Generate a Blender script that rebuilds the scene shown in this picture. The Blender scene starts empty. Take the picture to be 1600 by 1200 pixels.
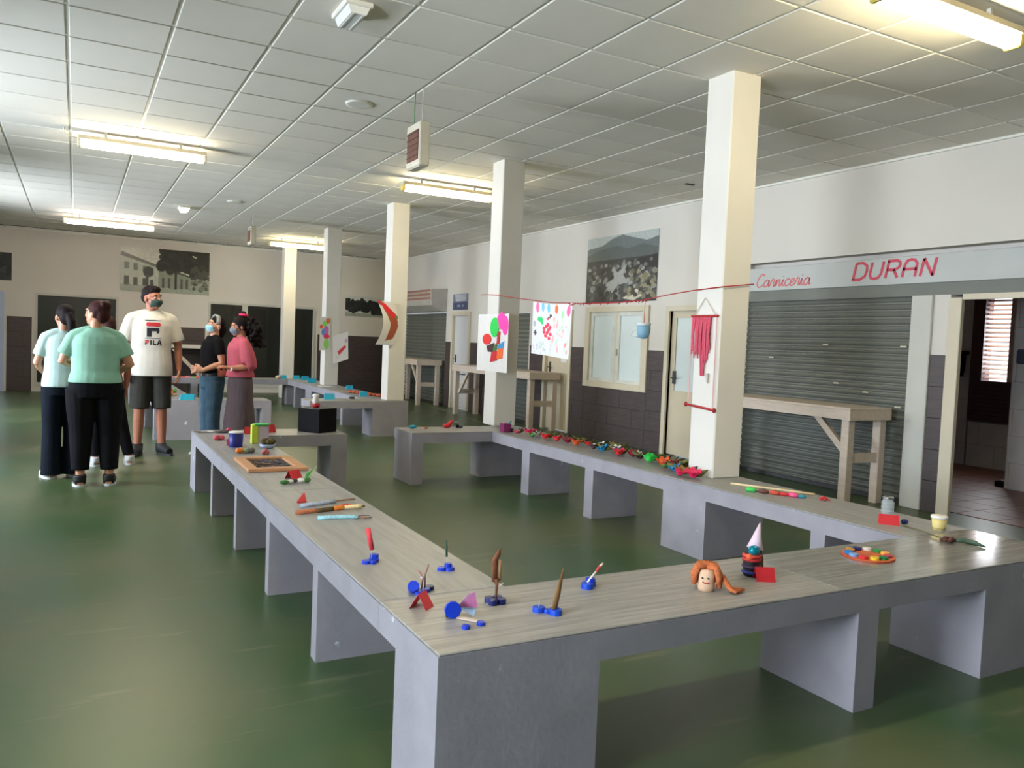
import bpy, bmesh, math, random
import numpy as np
from mathutils import Matrix, Vector
from mathutils.bvhtree import BVHTree
PI = math.pi
random.seed(7)
scene = bpy.context.scene
COL = scene.collection

# ------------------------------------------------------------------ camera
YAW, PITCH, ROLL, FPX, EYE = .4986, -.0503, .0414, 1255.54, 1.394
CEIL = 3.327
fw = Vector((math.sin(YAW)*math.cos(PITCH), math.cos(YAW)*math.cos(PITCH), math.sin(PITCH)))
r0 = Vector((math.cos(YAW), -math.sin(YAW), 0)); u0 = r0.cross(fw)
rt = r0*math.cos(ROLL) + u0*math.sin(ROLL); up = -r0*math.sin(ROLL) + u0*math.cos(ROLL)
cam_d = bpy.data.cameras.new('camera'); cam = bpy.data.objects.new('camera', cam_d); COL.objects.link(cam)
cam_d.sensor_width = 36; cam_d.lens = FPX/1600*36; cam_d.clip_start = .05; cam_d.clip_end = 200
mw = Matrix((rt, up, -fw)).transposed().to_4x4(); mw.translation = (0, 0, EYE)
cam.matrix_world = mw
scene.camera = cam
def proj(p):
    d = Vector(p) - Vector((0, 0, EYE)); c = d.dot(fw)
    return 800 + FPX*d.dot(rt)/c, 600 - FPX*d.dot(up)/c, c

# ------------------------------------------------------------------ world, daylight, exposure
scene.view_settings.view_transform = 'Standard'; scene.view_settings.look = 'None'
scene.view_settings.exposure = 0.16; scene.view_settings.gamma = 1.0
scene.view_settings.use_curve_mapping = False
world = bpy.data.worlds.new('world'); scene.world = world; world.use_nodes = True
bg = world.node_tree.nodes['Background']; bg.inputs[0].default_value = (.80, .88, 1.0, 1); bg.inputs[1].default_value = 2.2
def area(name, loc, direction, sx, sy, power, color):
    d = bpy.data.lights.new(name, 'AREA'); d.shape = 'RECTANGLE'; d.size = sx; d.size_y = sy; d.energy = power; d.color = color
    o = bpy.data.objects.new(name, d); COL.objects.link(o); o.location = loc
    o.rotation_euler = Vector(direction).to_track_quat('-Z', 'Y').to_euler(); return o
LWX = -3.4
WINDOWS_LEFT = [(-2.4, 4.4), (5.6, 10.2), (11.4, 16.2)]
# daylight at each big window of the left wall (the side the photograph's daylight comes from), all equally bright
for nm, (a, b) in zip(('front', 'middle', 'rear'), WINDOWS_LEFT):
    area('window_left_%s_offscreen' % nm, (LWX-.35, (a+b)/2, 1.75), (1, 0, 0), 1.9, b-a, 300*(b-a), (.94, .965, 1.0))
# daylight at the bright louvred window seen in the side room
area('window_side_room_daylight', (11.1, 6.1, 1.7), (-1, 0, 0), 1.0, .8, 40, (.95, .97, 1.0))

# ------------------------------------------------------------------ materials
def lin(c):
    return tuple(((x/255)/12.92 if x/255 <= .04045 else ((x/255+.055)/1.055)**2.4) for x in c)
MATS = {}
def mat(name, rgb, rough=.6, var=.10, scale=6, bump=0.0, metal=0, coat=0, stretch=None, emit=None, spec=.5, bscale=None, detail=4):
    if name in MATS: return MATS[name]
    m = bpy.data.materials.new(name); m.use_nodes = True; nt = m.node_tree; N = nt.nodes; L = nt.links
    b = N['Principled BSDF']; c = lin(rgb)
    b.inputs['Roughness'].default_value = rough; b.inputs['Metallic'].default_value = metal
    b.inputs['Coat Weight'].default_value = coat; b.inputs['Specular IOR Level'].default_value = spec
    tc = N.new('ShaderNodeTexCoord'); mp = N.new('ShaderNodeMapping'); L.new(tc.outputs['Object'], mp.inputs[0])
    if stretch: mp.inputs['Scale'].default_value = stretch
    nz = N.new('ShaderNodeTexNoise'); nz.inputs['Scale'].default_value = scale; nz.inputs['Detail'].default_value = detail
    L.new(mp.outputs[0], nz.inputs['Vector'])
    mr = N.new('ShaderNodeMapRange'); mr.inputs['From Min'].default_value = .3; mr.inputs['From Max'].default_value = .7
    mr.inputs['To Min'].default_value = 1-var; mr.inputs['To Max'].default_value = 1+var; L.new(nz.outputs['Fac'], mr.inputs[0])
    mx = N.new('ShaderNodeMix'); mx.data_type = 'RGBA'; mx.blend_type = 'MULTIPLY'; mx.inputs['Factor'].default_value = 1
    mx.inputs[6].default_value = (*c, 1); L.new(mr.outputs[0], mx.inputs[7]); L.new(mx.outputs[2], b.inputs['Base Color'])
    if bump:
        bp = N.new('ShaderNodeBump'); bp.inputs['Strength'].default_value = bump; bp.inputs['Distance'].default_value = .01
        if bscale:
            n2 = N.new('ShaderNodeTexNoise'); n2.inputs['Scale'].default_value = bscale; n2.inputs['Detail'].default_value = 5
            L.new(mp.outputs[0], n2.inputs['Vector']); L.new(n2.outputs['Fac'], bp.inputs['Height'])
        else: L.new(nz.outputs['Fac'], bp.inputs['Height'])
        L.new(bp.outputs[0], b.inputs['Normal'])
    if emit: b.inputs['Emission Color'].default_value = (*lin(emit[0]), 1); b.inputs['Emission Strength'].default_value = emit[1]
    MATS[name] = m; return m
def col(rgb, rough=.55, var=.08):     # plain coloured craft material
    return mat('craft_%02x%02x%02x_%d' % (*rgb, int(rough*100)), rgb, rough, var, 40)
def glassmat(name, tint, trans=.85, rough=.05):
    if name in MATS: return MATS[name]
    m = bpy.data.materials.new(name); m.use_nodes = True; N = m.node_tree.nodes; L = m.node_tree.links
    out = N['Material Output']; N.remove(N['Principled BSDF'])
    t = N.new('ShaderNodeBsdfTransparent'); t.inputs[0].default_value = (*lin(tint), 1)
    g = N.new('ShaderNodeBsdfGlossy'); g.inputs['Roughness'].default_value = rough
    mx = N.new('ShaderNodeMixShader'); fr = N.new('ShaderNodeFresnel'); fr.inputs[0].default_value = 1.5
    ad = N.new('ShaderNodeMath'); ad.operation = 'ADD'; ad.inputs[1].default_value = (1-trans)*.3; L.new(fr.outputs[0], ad.inputs[0])
    L.new(ad.outputs[0], mx.inputs[0]); L.new(t.outputs[0], mx.inputs[1]); L.new(g.outputs[0], mx.inputs[2]); L.new(mx.outputs[0], out.inputs[0])
    MATS[name] = m; return m
def attrmat(name, rough=.5, coat=0):
    if name in MATS: return MATS[name]
    m = bpy.data.materials.new(name); m.use_nodes = True; N = m.node_tree.nodes
    a = N.new('ShaderNodeAttribute'); a.attribute_name = 'paint'; b = N['Principled BSDF']; b.inputs['Roughness'].default_value = rough
    b.inputs['Coat Weight'].default_value = coat
    m.node_tree.links.new(a.outputs['Color'], b.inputs['Base Color']); MATS[name] = m; return m

M_white = mat('wall_paint', (210, 204, 194), .7, .03, 1.2, .04, bscale=60)
M_ceil = mat('ceiling_tile_board', (224, 218, 206), .9, .04, 1.5, .05, bscale=120)
M_tee = mat('ceiling_grid_metal', (222, 220, 210), .5, .02)
M_col = mat('column_paint', (220, 214, 203), .6, .04, 2.0, .05, bscale=40)
M_conc = mat('bench_grey_paint', (150, 146, 152), .6, .09, 5, .12, bscale=45)
def chips(m, rgb, lo=.70):
    N, L = m.node_tree.nodes, m.node_tree.links; b = N['Principled BSDF']; src = b.inputs['Base Color'].links[0].from_socket; tc = N['Texture Coordinate']
    n = N.new('ShaderNodeTexNoise'); n.inputs['Scale'].default_value = 9; n.inputs['Detail'].default_value = 6; L.new(tc.outputs['Object'], n.inputs[0])
    r = N.new('ShaderNodeValToRGB'); r.color_ramp.elements[0].position = lo; r.color_ramp.elements[1].position = lo+.03; L.new(n.outputs['Fac'], r.inputs[0])
    mx = N.new('ShaderNodeMix'); mx.data_type = 'RGBA'; L.new(r.outputs[0], mx.inputs[0]); L.new(src, mx.inputs[6]); mx.inputs[7].default_value = (*lin(rgb), 1); L.new(mx.outputs[2], b.inputs['Base Color'])
chips(M_conc, (204, 204, 208))
M_stoneX = mat('bench_stone_streaked', (146, 143, 138), .40, .26, 3.0, .02, stretch=(1.2, 26, 1), coat=.0, detail=6)
M_stoneY = mat('bench_stone_long', (142, 141, 139), .42, .15, 3.0, .02, stretch=(14, 1.2, 1), coat=.0, detail=6)
M_stoneP = mat('bench_stone_polished', (146, 143, 138), .13, .26, 3.0, .01, stretch=(1.2, 26, 1), coat=.3, detail=6)
M_wains = mat('wainscot_tile', (70, 59, 58), .45, .22, 5, .08, stretch=(1, 1, 9))
M_grout = mat('wainscot_grout', (40, 33, 34), .8, .1)
M_wood = mat('raw_pine', (200, 184, 168), .65, .08, 6, .05, stretch=(6, 1, 6))
M_shut = mat('shutter_metal', (104, 106, 98), .5, .10, 3, .03, metal=.1)
M_cream = mat('cream_paint', (205, 194, 170), .5, .04, 3)
M_frame = mat('grey_white_frame', (190, 188, 178), .5, .04, 3)
M_black = mat('black_board', (16, 15, 17), .7, .1, spec=.12)
M_dark = mat('dark_grey', (52, 52, 50), .5, .1)
M_red = col((196, 30, 40)); M_cyan = col((22, 160, 190)); M_blue = col((16, 54, 184), .35); M_paper = mat('white_paper', (228, 222, 216), .8, .03, 20)

# ------------------------------------------------------------------ mesh helpers
class MB:
    def __init__(s): s.v = []; s.f = []; s.m = []; s.T = None
    def add(s, verts, faces, mi=0):
        o = len(s.v)
        for p in verts:
            s.v.append(tuple(s.T @ Vector(p)) if s.T is not None else tuple(p))
        for f in faces: s.f.append([i+o for i in f]); s.m.append(mi)
        return s
    def box(s, x0, x1, y0, y1, z0, z1, mi=0, bev=0):
        if bev:
            bm = bmesh.new(); bmesh.ops.create_cube(bm, size=1)
            for v in bm.verts: v.co = Vector(((x0+x1)/2+v.co.x*(x1-x0), (y0+y1)/2+v.co.y*(y1-y0), (z0+z1)/2+v.co.z*(z1-z0)))
            bmesh.ops.bevel(bm, geom=bm.edges[:], offset=bev, segments=1, affect='EDGES', profile=.5)
            bm.verts.index_update(); s.add([v.co[:] for v in bm.verts], [[v.index for v in f.verts] for f in bm.faces], mi); bm.free(); return s
        return s.add([(x0,y0,z0),(x1,y0,z0),(x1,y1,z0),(x0,y1,z0),(x0,y0,z1),(x1,y0,z1),(x1,y1,z1),(x0,y1,z1)],
              [(3,2,1,0),(4,5,6,7),(0,1,5,4),(1,2,6,5),(2,3,7,6),(3,0,4,7)], mi)
    def loft(s, rings, mi=0, caps=True):
        n = len(rings[0]); v = [p for r in rings for p in r]; f = []
        for k in range(len(rings)-1):
            for i in range(n):
                j = (i+1) % n; f.append((k*n+i, k*n+j, (k+1)*n+j, (k+1)*n+i))
        if caps: f.append(tuple(range(n))[::-1]); f.append(tuple((len(rings)-1)*n+i for i in range(n)))
        return s.add(v, f, mi)
    def tube(s, pts, rad, n=8, mi=0, flat=1.0, caps=True):
        pts = [Vector(p) for p in pts]
        if not isinstance(rad, (list, tuple)): rad = [rad]*len(pts)
        rings = []; ref = None
        for k, p in enumerate(pts):
            t = (pts[min(k+1, len(pts)-1)] - pts[max(k-1, 0)]).normalized()
            if ref is None: ref = Vector((0, 0, 1)) if abs(t.z) < .9 else Vector((1, 0, 0))
            a = (ref - t*ref.dot(t)).normalized(); ref = a; b = t.cross(a)
            rings.append([p + a*(rad[k]*math.cos(2*PI*i/n)) + b*(rad[k]*flat*math.sin(2*PI*i/n)) for i in range(n)])
        return s.loft(rings, mi, caps)
    def lathe(s, c, prof, n=16, mi=0, ax=(0, 0, 1)):
        q = Vector((0, 0, 1)).rotation_difference(Vector(ax)); c = Vector(c); rings = []
        for r, z in prof:
            rings.append([c + q @ Vector((max(r, 1e-4)*math.cos(2*PI*i/n), max(r, 1e-4)*math.sin(2*PI*i/n), z)) for i in range(n)])
        return s.loft(rings, mi, True)
    def ell(s, c, r, mi=0, n=12, m=8, rot=None):
        c = Vector(c); rings = []
        if not isinstance(r, (tuple, list)): r = (r, r, r)
        for k in range(m+1):
            a = -PI/2 + PI*k/m; ca = max(math.cos(a), .02)
            ring = []
            for i in range(n):
                p = Vector((r[0]*ca*math.cos(2*PI*i/n), r[1]*ca*math.sin(2*PI*i/n), r[2]*math.sin(a)))
                ring.append(c + (rot @ p if rot else p))
            rings.append(ring)
        return s.loft(rings, mi, True)
    def prism(s, poly, axis, d0, d1, mi=0):     # poly in the two other axes, extruded along axis
        def mk(a, b, d): return {'x': (d, a, b), 'y': (a, d, b), 'z': (a, b, d)}[axis]
        n = len(poly); v = [mk(a, b, d0) for a, b in poly] + [mk(a, b, d1) for a, b in poly]
        return s.add(v, [tuple(range(n))[::-1], tuple(range(n, 2*n))] + [(i, (i+1) % n, n+(i+1) % n, n+i) for i in range(n)], mi)
    def build(s, name, mats, parent=None, smooth=False):
        org = ORG.get(parent.name, Vector()) if parent else Vector()
        me = bpy.data.meshes.new(name); me.from_pydata([tuple(Vector(p)-org) for p in s.v], [], s.f); me.validate()
        mats = mats if isinstance(mats, (list, tuple)) else [mats]
        for m in mats: me.materials.append(m)
        if len(mats) > 1: me.polygons.foreach_set('material_index', s.m[:len(me.polygons)])
        bm = bmesh.new(); bm.from_mesh(me); bmesh.ops.recalc_face_normals(bm, faces=bm.faces); bm.to_mesh(me); bm.free()
        if smooth: me.shade_smooth()
        o = bpy.data.objects.new(name, me); COL.objects.link(o)
        if parent: o.parent = parent; ORG[o.name] = org
        return o
ORG = {}
def tag(o, label=None, cat=None, group=None, kind=None):
    if label: o['label'] = label
    if cat: o['category'] = cat
    if group: o['group'] = group
    if kind: o['kind'] = kind
    return o
def thing(name, label, cat, loc, group=None, kind=None):
    o = bpy.data.objects.new(name, None); COL.objects.link(o); o.location = loc; o.empty_display_size = .05
    ORG[o.name] = Vector(loc); return tag(o, label, cat, group, kind)
def single(mb, name, mats, label, cat, group=None, smooth=False):
    return tag(mb.build(name, mats, None, smooth), label, cat, group)
def clone(src, name, parent, offset):       # a part sharing mesh data
    o = bpy.data.objects.new(name, src.data); COL.objects.link(o); o.parent = parent; o.location = offset
    return o
def sbox(name, *b, m, bev=0, parent=None):
    o = MB().box(*b, bev=bev).build(name, m, parent)
    if parent is None: o['kind'] = 'structure'
    return o

# painted flat prints: a fine mesh carrying one colour per vertex
class Canvas:
    def __init__(s, w, h, rgb): s.w, s.h = w, h; s.a = np.ones((h, w, 3))*np.array(lin(rgb)); s.Y, s.X = np.mgrid[0:h, 0:w]; s.X = (s.X+.5)/w; s.Y = 1-(s.Y+.5)/h
    def put(s, mask, rgb, al=1.0):
        mk = mask.astype(float)[..., None]*al; s.a = s.a*(1-mk) + np.array(lin(rgb))*mk; return s
    def rect(s, x0, x1, y0, y1, rgb, al=1.0): return s.put((s.X >= x0) & (s.X <= x1) & (s.Y >= y0) & (s.Y <= y1), rgb, al)
    def ell(s, x, y, rx, ry, rgb, al=1.0): return s.put(((s.X-x)/rx)**2+((s.Y-y)/ry)**2 <= 1, rgb, al)
    def poly(s, P, rgb, al=1.0):
        ins = np.zeros(s.X.shape, bool); n = len(P)
        for i in range(n):
            (x1, y1), (x2, y2) = P[i], P[(i+1) % n]
            if y1 == y2: continue
            c = ((y1 > s.Y) != (y2 > s.Y)) & (s.X < (x2-x1)*(s.Y-y1)/(y2-y1)+x1); ins ^= c
        return s.put(ins, rgb, al)
    def noise(s, amt, cell=4, seed=1):
        r = np.random.RandomState(seed); g = r.rand(s.h//cell+2, s.w//cell+2)
        n = np.kron(g, np.ones((cell, cell)))[:s.h, :s.w]; s.a = s.a*(1+amt*(n[..., None]-.5)*2); return s
    def blobs(s, n, box, rr, cols, seed=1, al=1.0):
        r = random.Random(seed)
        for _ in range(n):
            q = r.uniform(*rr); s.ell(r.uniform(box[0], box[1]), r.uniform(box[2], box[3]), q, q*r.uniform(.6, 1.4)*s.w/s.h, r.choice(cols), al)
        return s
    def sheet(s, name, corner, ux, uz, thick, material, parent=None, bend=None):
        # corner = lower left, ux / uz = full edge vectors; a closed thin slab with a painted front
        corner, ux, uz = Vector(corner), Vector(ux), Vector(uz); nrm = ux.cross(uz).normalized()
        org = ORG.get(parent.name, Vector()) if parent else Vector()
        W, Hh = s.w, s.h; v = []; f = []; cols = []
        def P(i, j, off):
            a, b = i/(W-1), j/(Hh-1); p = corner + ux*a + uz*(1-b) + nrm*off
            if bend: p = p + Vector(bend(a, 1-b))
            return tuple(p-org)
        for j in range(Hh):
            for i in range(W): v.append(P(i, j, 0)); cols.append((*s.a[j, i], 1))
        for j in range(Hh-1):
            for i in range(W-1): f.append((j*W+i, (j+1)*W+i, (j+1)*W+i+1, j*W+i+1))
        k = len(v); rim = [(i, 0) for i in range(W)]+[(W-1, j) for j in range(1, Hh)]+[(i, Hh-1) for i in range(W-2, -1, -1)]+[(0, j) for j in range(Hh-2, 0, -1)]
        for i, j in rim: v.append(P(i, j, -thick)); cols.append((*(s.a[j, i]*.0+.55), 1))
        n = len(rim)
        for q in range(n):
            a, b = rim[q], rim[(q+1) % n]; f.append((a[1]*W+a[0], b[1]*W+b[0], k+(q+1) % n, k+q))
        st = max(1, W//8); idx = []
        gw = list(range(0, W, st)); gw = gw if gw[-1] == W-1 else gw+[W-1]
        gh = list(range(0, Hh, max(1, Hh//8))); gh = gh if gh[-1] == Hh-1 else gh+[Hh-1]
        k2 = len(v)
        for j in gh:
            for i in gw: v.append(P(i, j, -thick)); cols.append((.55, .54, .52, 1))
        for a in range(len(gh)-1):
            for b in range(len(gw)-1): w = len(gw); f.append((k2+a*w+b, k2+a*w+b+1, k2+(a+1)*w+b+1, k2+(a+1)*w+b))
        me = bpy.data.meshes.new(name); me.from_pydata(v, [], f)
        at = me.color_attributes.new('paint', 'FLOAT_COLOR', 'POINT'); at.data.foreach_set('color', np.array(cols, dtype=np.float32).ravel())
        me.materials.append(material); o = bpy.data.objects.new(name, me); COL.objects.link(o)
        if parent: o.parent = parent; ORG[o.name] = org
        return o

# ================================================================== THE SETTING
XW, YF, YB = 6.945, 19.3, -6.5        # right wall, far wall, back wall
def wall(name, axis, pos, thick, a0, a1, z0, z1, holes, m):
    mb = MB(); br = sorted({a0, a1, *[h[0] for h in holes], *[h[1] for h in holes]}); br = [b for b in br if a0 <= b <= a1]
    for p, q in zip(br[:-1], br[1:]):
        hs = sorted([(h[2], h[3]) for h in holes if h[0] <= p+1e-6 and h[1] >= q-1e-6]); z = z0
        for lo, hi in hs+[(z1, z1)]:
            if lo > z+1e-6:
                if axis == 'x': mb.box(pos, pos+thick, p, q, z, lo)
                else: mb.box(p, q, pos, pos+thick, z, lo)
            z = max(z, hi)
    o = mb.build(name, m); o['kind'] = 'structure'; ORG[o.name] = Vector(); return o

# floor: worn green paint, satin gloss
def floor_material():
    m = bpy.data.materials.new('green_floor_paint'); m.use_nodes = True; N = m.node_tree.nodes; L = m.node_tree.links; b = N['Principled BSDF']
    tc = N.new('ShaderNodeTexCoord')
    n1 = N.new('ShaderNodeTexNoise'); n1.inputs['Scale'].default_value = .9; n1.inputs['Detail'].default_value = 6; L.new(tc.outputs['Object'], n1.inputs[0])
    r = N.new('ShaderNodeValToRGB'); e = r.color_ramp.elements; e[0].position = .32; e[0].color = (*lin((47, 79, 42)), 1); e[1].position = .68; e[1].color = (*lin((84, 92, 60)), 1)
    L.new(n1.outputs['Fac'], r.inputs[0])
    mp = N.new('ShaderNodeMapping'); mp.inputs['Scale'].default_value = (.8, 5, 1); mp.inputs['Rotation'].default_value = (0, 0, .15); L.new(tc.outputs['Object'], mp.inputs[0])
    n2 = N.new('ShaderNodeTexNoise'); n2.inputs['Scale'].default_value = 2.2; n2.inputs['Detail'].default_value = 7; L.new(mp.outputs[0], n2.inputs[0])
    r2 = N.new('ShaderNodeValToRGB'); e = r2.color_ramp.elements; e[0].position = .62; e[0].color = (0, 0, 0, 1); e[1].position = .80; e[1].color = (1, 1, 1, 1); L.new(n2.outputs['Fac'], r2.inputs[0])
    mx = N.new('ShaderNodeMix'); mx.data_type = 'RGBA'; L.new(r2.outputs[0], mx.inputs[0]); L.new(r.outputs[0], mx.inputs[6]); mx.inputs[7].default_value = (*lin((112, 112, 84)), 1)
    L.new(mx.outputs[2], b.inputs['Base Color'])
    mr = N.new('ShaderNodeMapRange'); mr.inputs['To Min'].default_value = .26; mr.inputs['To Max'].default_value = .46; L.new(n1.outputs['Fac'], mr.inputs[0]); L.new(mr.outputs[0], b.inputs['Roughness'])
    n3 = N.new('ShaderNodeTexNoise'); n3.inputs['Scale'].default_value = 4; L.new(tc.outputs['Object'], n3.inputs[0])
    bp = N.new('ShaderNodeBump'); bp.inputs['Strength'].default_value = .08; bp.inputs['Distance'].default_value = .01; L.new(n3.outputs['Fac'], bp.inputs['Height']); L.new(bp.outputs[0], b.inputs['Normal'])
    return m
floor = sbox('floor', LWX-.2, XW+.2, YB-.2, YF+3.2, -.1, 0, m=floor_material())
drain = MB().add([(6.20, 12.2, 0), (6.23, 12.2, 0), (6.74, 16.7, 0), (6.71, 16.7, 0), (6.20, 12.2, .004), (6.23, 12.2, .004), (6.74, 16.7, .004), (6.71, 16.7, .004)],
    [(3,2,1,0),(4,5,6,7),(0,1,5,4),(1,2,6,5),(2,3,7,6),(3,0,4,7)]).build('trim_1', mat('floor_line', (120, 126, 104), .5)); drain['kind'] = 'structure'

# ceiling: slab, exposed grid, lay-in tiles
ceiling = sbox('ceiling', LWX-.2, XW+.2, YB-.2, YF+.2, CEIL+.03, CEIL+.2, m=M_dark)
ORG[ceiling.name] = Vector()
GX, GY = -.0748, 5.6907
xs = [GX+.6*i for i in range(-6, 12)]; ys = [GY+.6*j for j in range(-20, 24)]
tile_proto = MB().box(-.2885, .2885, -.2885, .2885, CEIL, CEIL+.016, bev=.004).build('ceiling_tile', M_ceil, ceiling)
tile_proto.data.name = 'ceiling_tile'
cells = []
for i in range(len(xs)-1):
    for j in range(len(ys)-1):
        cx, cy = xs[i]+.3, ys[j]+.3
        if LWX+.3 < cx < XW-.32 and YB+.3 < cy < YF-.3:
            px, py, c = proj((cx, cy, CEIL)); vis = c > .5 and -120 < px < 1720 and -140 < py < 1200
            cells.append((not vis, math.hypot(cx, cy), cx, cy))
cells.sort(); first = True; rest = MB()
for k, (_, d, cx, cy) in enumerate(cells):
    if k < 300:
        if first: tile_proto.location = (cx, cy, 0); first = False
        else: clone(tile_proto, 'ceiling_tile', ceiling, (cx, cy, 0))
    else: rest.box(cx-.2885, cx+.2885, cy-.2885, cy+.2885, CEIL, CEIL+.016)
edge_x = [x for x in xs if x < XW][-1]
for j in range(len(ys)-1):      # cut tiles along the right wall and the far wall
    if ys[j] > YB and ys[j]+.6 < YF: rest.box(edge_x+.012, XW-.012, ys[j]+.012, ys[j]+.588, CEIL, CEIL+.016)
tag(rest.build('ceiling_tiles_beyond', M_ceil, ceiling), kind='stuff')
for x in xs:
    if LWX < x < XW: MB().box(x-.012, x+.012, YB, YF, CEIL+.008, CEIL+.03).build('main_runner', M_tee, ceiling)
for y in ys:
    if YB < y < YF: MB().box(LWX, XW, y-.011, y+.011, CEIL+.007, CEIL+.03).build('cross_tee', M_tee, ceiling)
sbox('trim_2', XW-.025, XW, YB, YF, CEIL-.022, CEIL+.03, m=M_tee); sbox('trim_3', LWX, XW-.025, YF-.025, YF, CEIL-.022, CEIL+.03, m=M_tee)

# walls
right_holes = [(3.0, 4.532, 0, 2.44), (4.88, 7.12, 0, 2.44), (4.53, 4.88, 2.0, 2.44), (7.62, 8.42, 0, 1.93), (8.93, 10.36, .86, 1.93), (10.86, 11.60, 0, 1.96), (12.2, 13.6, 0, 1.95), (14.62, 15.42, 0, 1.98), (15.8, 18.3, 0, 2.0)]
wall_right = wall('wall_right', 'x', XW, .2, YB, YF, 0, CEIL+.05, right_holes, M_white)
far_holes = [(-2.7, -1.28, 0, 2.02), (-.75, .80, .10, 2.04), (2.62, 5.05, .12, 2.06)]
wall_far = wall('wall_far', 'y', YF, .2, LWX, XW+.2, 0, CEIL+.05, far_holes, M_white)
wall_left = wall('wall_left', 'x', LWX-.2, .2, YB, YF+.2, 0, CEIL+.05, [(a, b, .8, 2.7) for a, b in WINDOWS_LEFT], M_white)
wall_back = wall('wall_back', 'y', YB-.2, .2, LWX-.2, XW+.2, 0, CEIL+.05, [], M_white)
M_pane = glassmat('clear_glass', (235, 240, 245), .9)
wn = 0
for a, b in WINDOWS_LEFT:
    wn += 1
    w = thing('window_%d' % wn, 'tall daylight window of the left wall', None, (LWX-.1, a, .8)); w['kind'] = 'structure'
    f = MB(); n = 4
    for k in range(n+1):
        y = a+(b-a)*k/n; f.box(LWX-.13, LWX-.07, max(a, y-.03), min(b, y+.03), .8, 2.7)
    f.box(LWX-.13, LWX-.07, a, b, .8, .86).box(LWX-.13, LWX-.07, a, b, 2.64, 2.7); f.build('window_frame', M_frame, w)
    for k in range(n): MB().box(LWX-.104, LWX-.098, a+(b-a)*k/n+.03, a+(b-a)*(k+1)/n-.03, .86, 2.64).build('pane', M_pane, w)

# wainscot of dark tiles: every tile its own piece, hung on the wall it clads
def wains(parent, axis, pos, a0, a1, z0, z1, face=-1, tw=.60, th=.298, m=M_wains, mg=M_grout):
    g = MB(); t = .012
    if axis == 'x': g.box(pos+face*.004, pos, a0, a1, z0, z1)
    else: g.box(a0, a1, pos+face*.004, pos, z0, z1)
    g.build('tile_grout', mg, parent)
    nz = max(1, round((z1-z0)/th)); hh = (z1-z0)/nz; cache = {}
    for r in range(nz):
        x = a0 - (tw/2 if r % 2 else 0)
        while x < a1-1e-3:
            p, q = max(x, a0)+.002, min(x+tw, a1)-.002; x += tw
            if q-p < .02: continue
            lo, hi = z0+r*hh+.002, z0+(r+1)*hh-.002
            key = (round(q-p, 3),)
            cen = Vector((pos, (p+q)/2, (lo+hi)/2)) if axis == 'x' else Vector(((p+q)/2, pos, (lo+hi)/2))
            if key not in cache:
                mb = MB(); w2, h2 = (q-p)/2, (hi-lo)/2
                if axis == 'x': mb.box(min(0, face*t), max(0, face*t), -w2, w2, -h2, h2, bev=.0015)
                else: mb.box(-w2, w2, min(0, face*t), max(0, face*t), -h2, h2, bev=.0015)
                o = mb.build('wall_tile', m); o.parent = parent; cache[key] = o
            else: o = clone(cache[key], 'wall_tile', parent, cen)
            o.location = cen
WZ = 1.38
for a, b in [(8.47, 8.86), (10.42, 10.80), (11.66, 12.14), (13.66, 14.55), (18.36, 19.28)]: wains(wall_right, 'x', XW, a, b, 0, WZ)
wains(wall_right, 'x', XW, 8.86, 10.42, 0, .79)
wains(wall_right, 'x', XW, 15.50, 15.78, 0, WZ)
wains(wall_right, 'x', XW, 4.53, 4.69, 0, 1.45)
wains(wall_far, 'y', YF, .86, 2.56, 0, 1.45); wains(wall_far, 'y', YF, 5.12, XW-.02, 0, 1.42)
wains(wall_far, 'y', YF, -1.24, -.80, 0, 1.53)

# far wall: glazed shop fronts with dim shops behind them
M_dimglass = glassmat('shop_glass', (206, 210, 208), 1.0, .35)
M_shop = mat('shop_wall_paint', (176, 178, 172), .8, .1, 1); M_shopd = mat('shop_counter_grey', (112, 114, 110), .8, .1, 1)
def shopfront(k, x0, x1, z0, z1, mull, label):
    w = thing('window_%d' % k, label, None, ((x0+x1)/2, YF, z0)); w['kind'] = 'structure'; f = MB(); e = .05
    f.box(x0, x0+e, YF-.02, YF+.08, z0, z1).box(x1-e, x1, YF-.02, YF+.08, z0, z1).box(x0+e, x1-e, YF-.02, YF+.08, z1-e, z1).box(x0+e, x1-e, YF-.02, YF+.08, z0, z0+.09)
    for m_ in mull: f.box(m_-.06, m_+.06, YF-.02, YF+.08, z0+.09, z1-e)
    f.build('window_frame', M_frame, w); ed = [x0+e]+[q for m_ in mull for q in (m_-.06, m_+.06)]+[x1-e]
    for a, b in zip(ed[0::2], ed[1::2]): MB().box(a, b, YF+.03, YF+.036, z0+.09, z1-e).build('pane', M_dimglass, w)
shopfront(4, -.75, .80, .10, 2.04, [], 'dark shop window in a pale frame')
shopfront(5, 2.62, 5.05, .12, 2.06, [3.42, 4.42], 'wide dark shop window with pale mullions')
for a, b in [(-.95, 1.0), (2.4, 5.3)]:
    s = MB(); s.box(a, b, YF+2.2, YF+2.3, 0, 2.6).box(a-.1, a, YF+.2, YF+2.3, 0, 2.6).box(b, b+.1, YF+.2, YF+2.3, 0, 2.6).box(a, b, YF+.2, YF+2.3, 2.6, 2.7)
    o = s.build('wall_shop', M_shop); o['kind'] = 'structure'
cab = thing('shelf_unit', 'pale counter unit inside the dark shop behind the window', 'shelf', (-.1, YF+1.4, 0))
MB().box(-.6, .5, YF+1.2, YF+1.6, 0, 1.0, bev=.01).build('body', M_shopd, cab); MB().box(-.65, .55, YF+1.15, YF+1.65, 1.0, 1.05, bev=.005).build('top', M_shop, cab)
MB().box(-.02, .06, YF+1.3, YF+1.5, 1.05, 2.0).build('upright', M_frame, cab)
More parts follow.
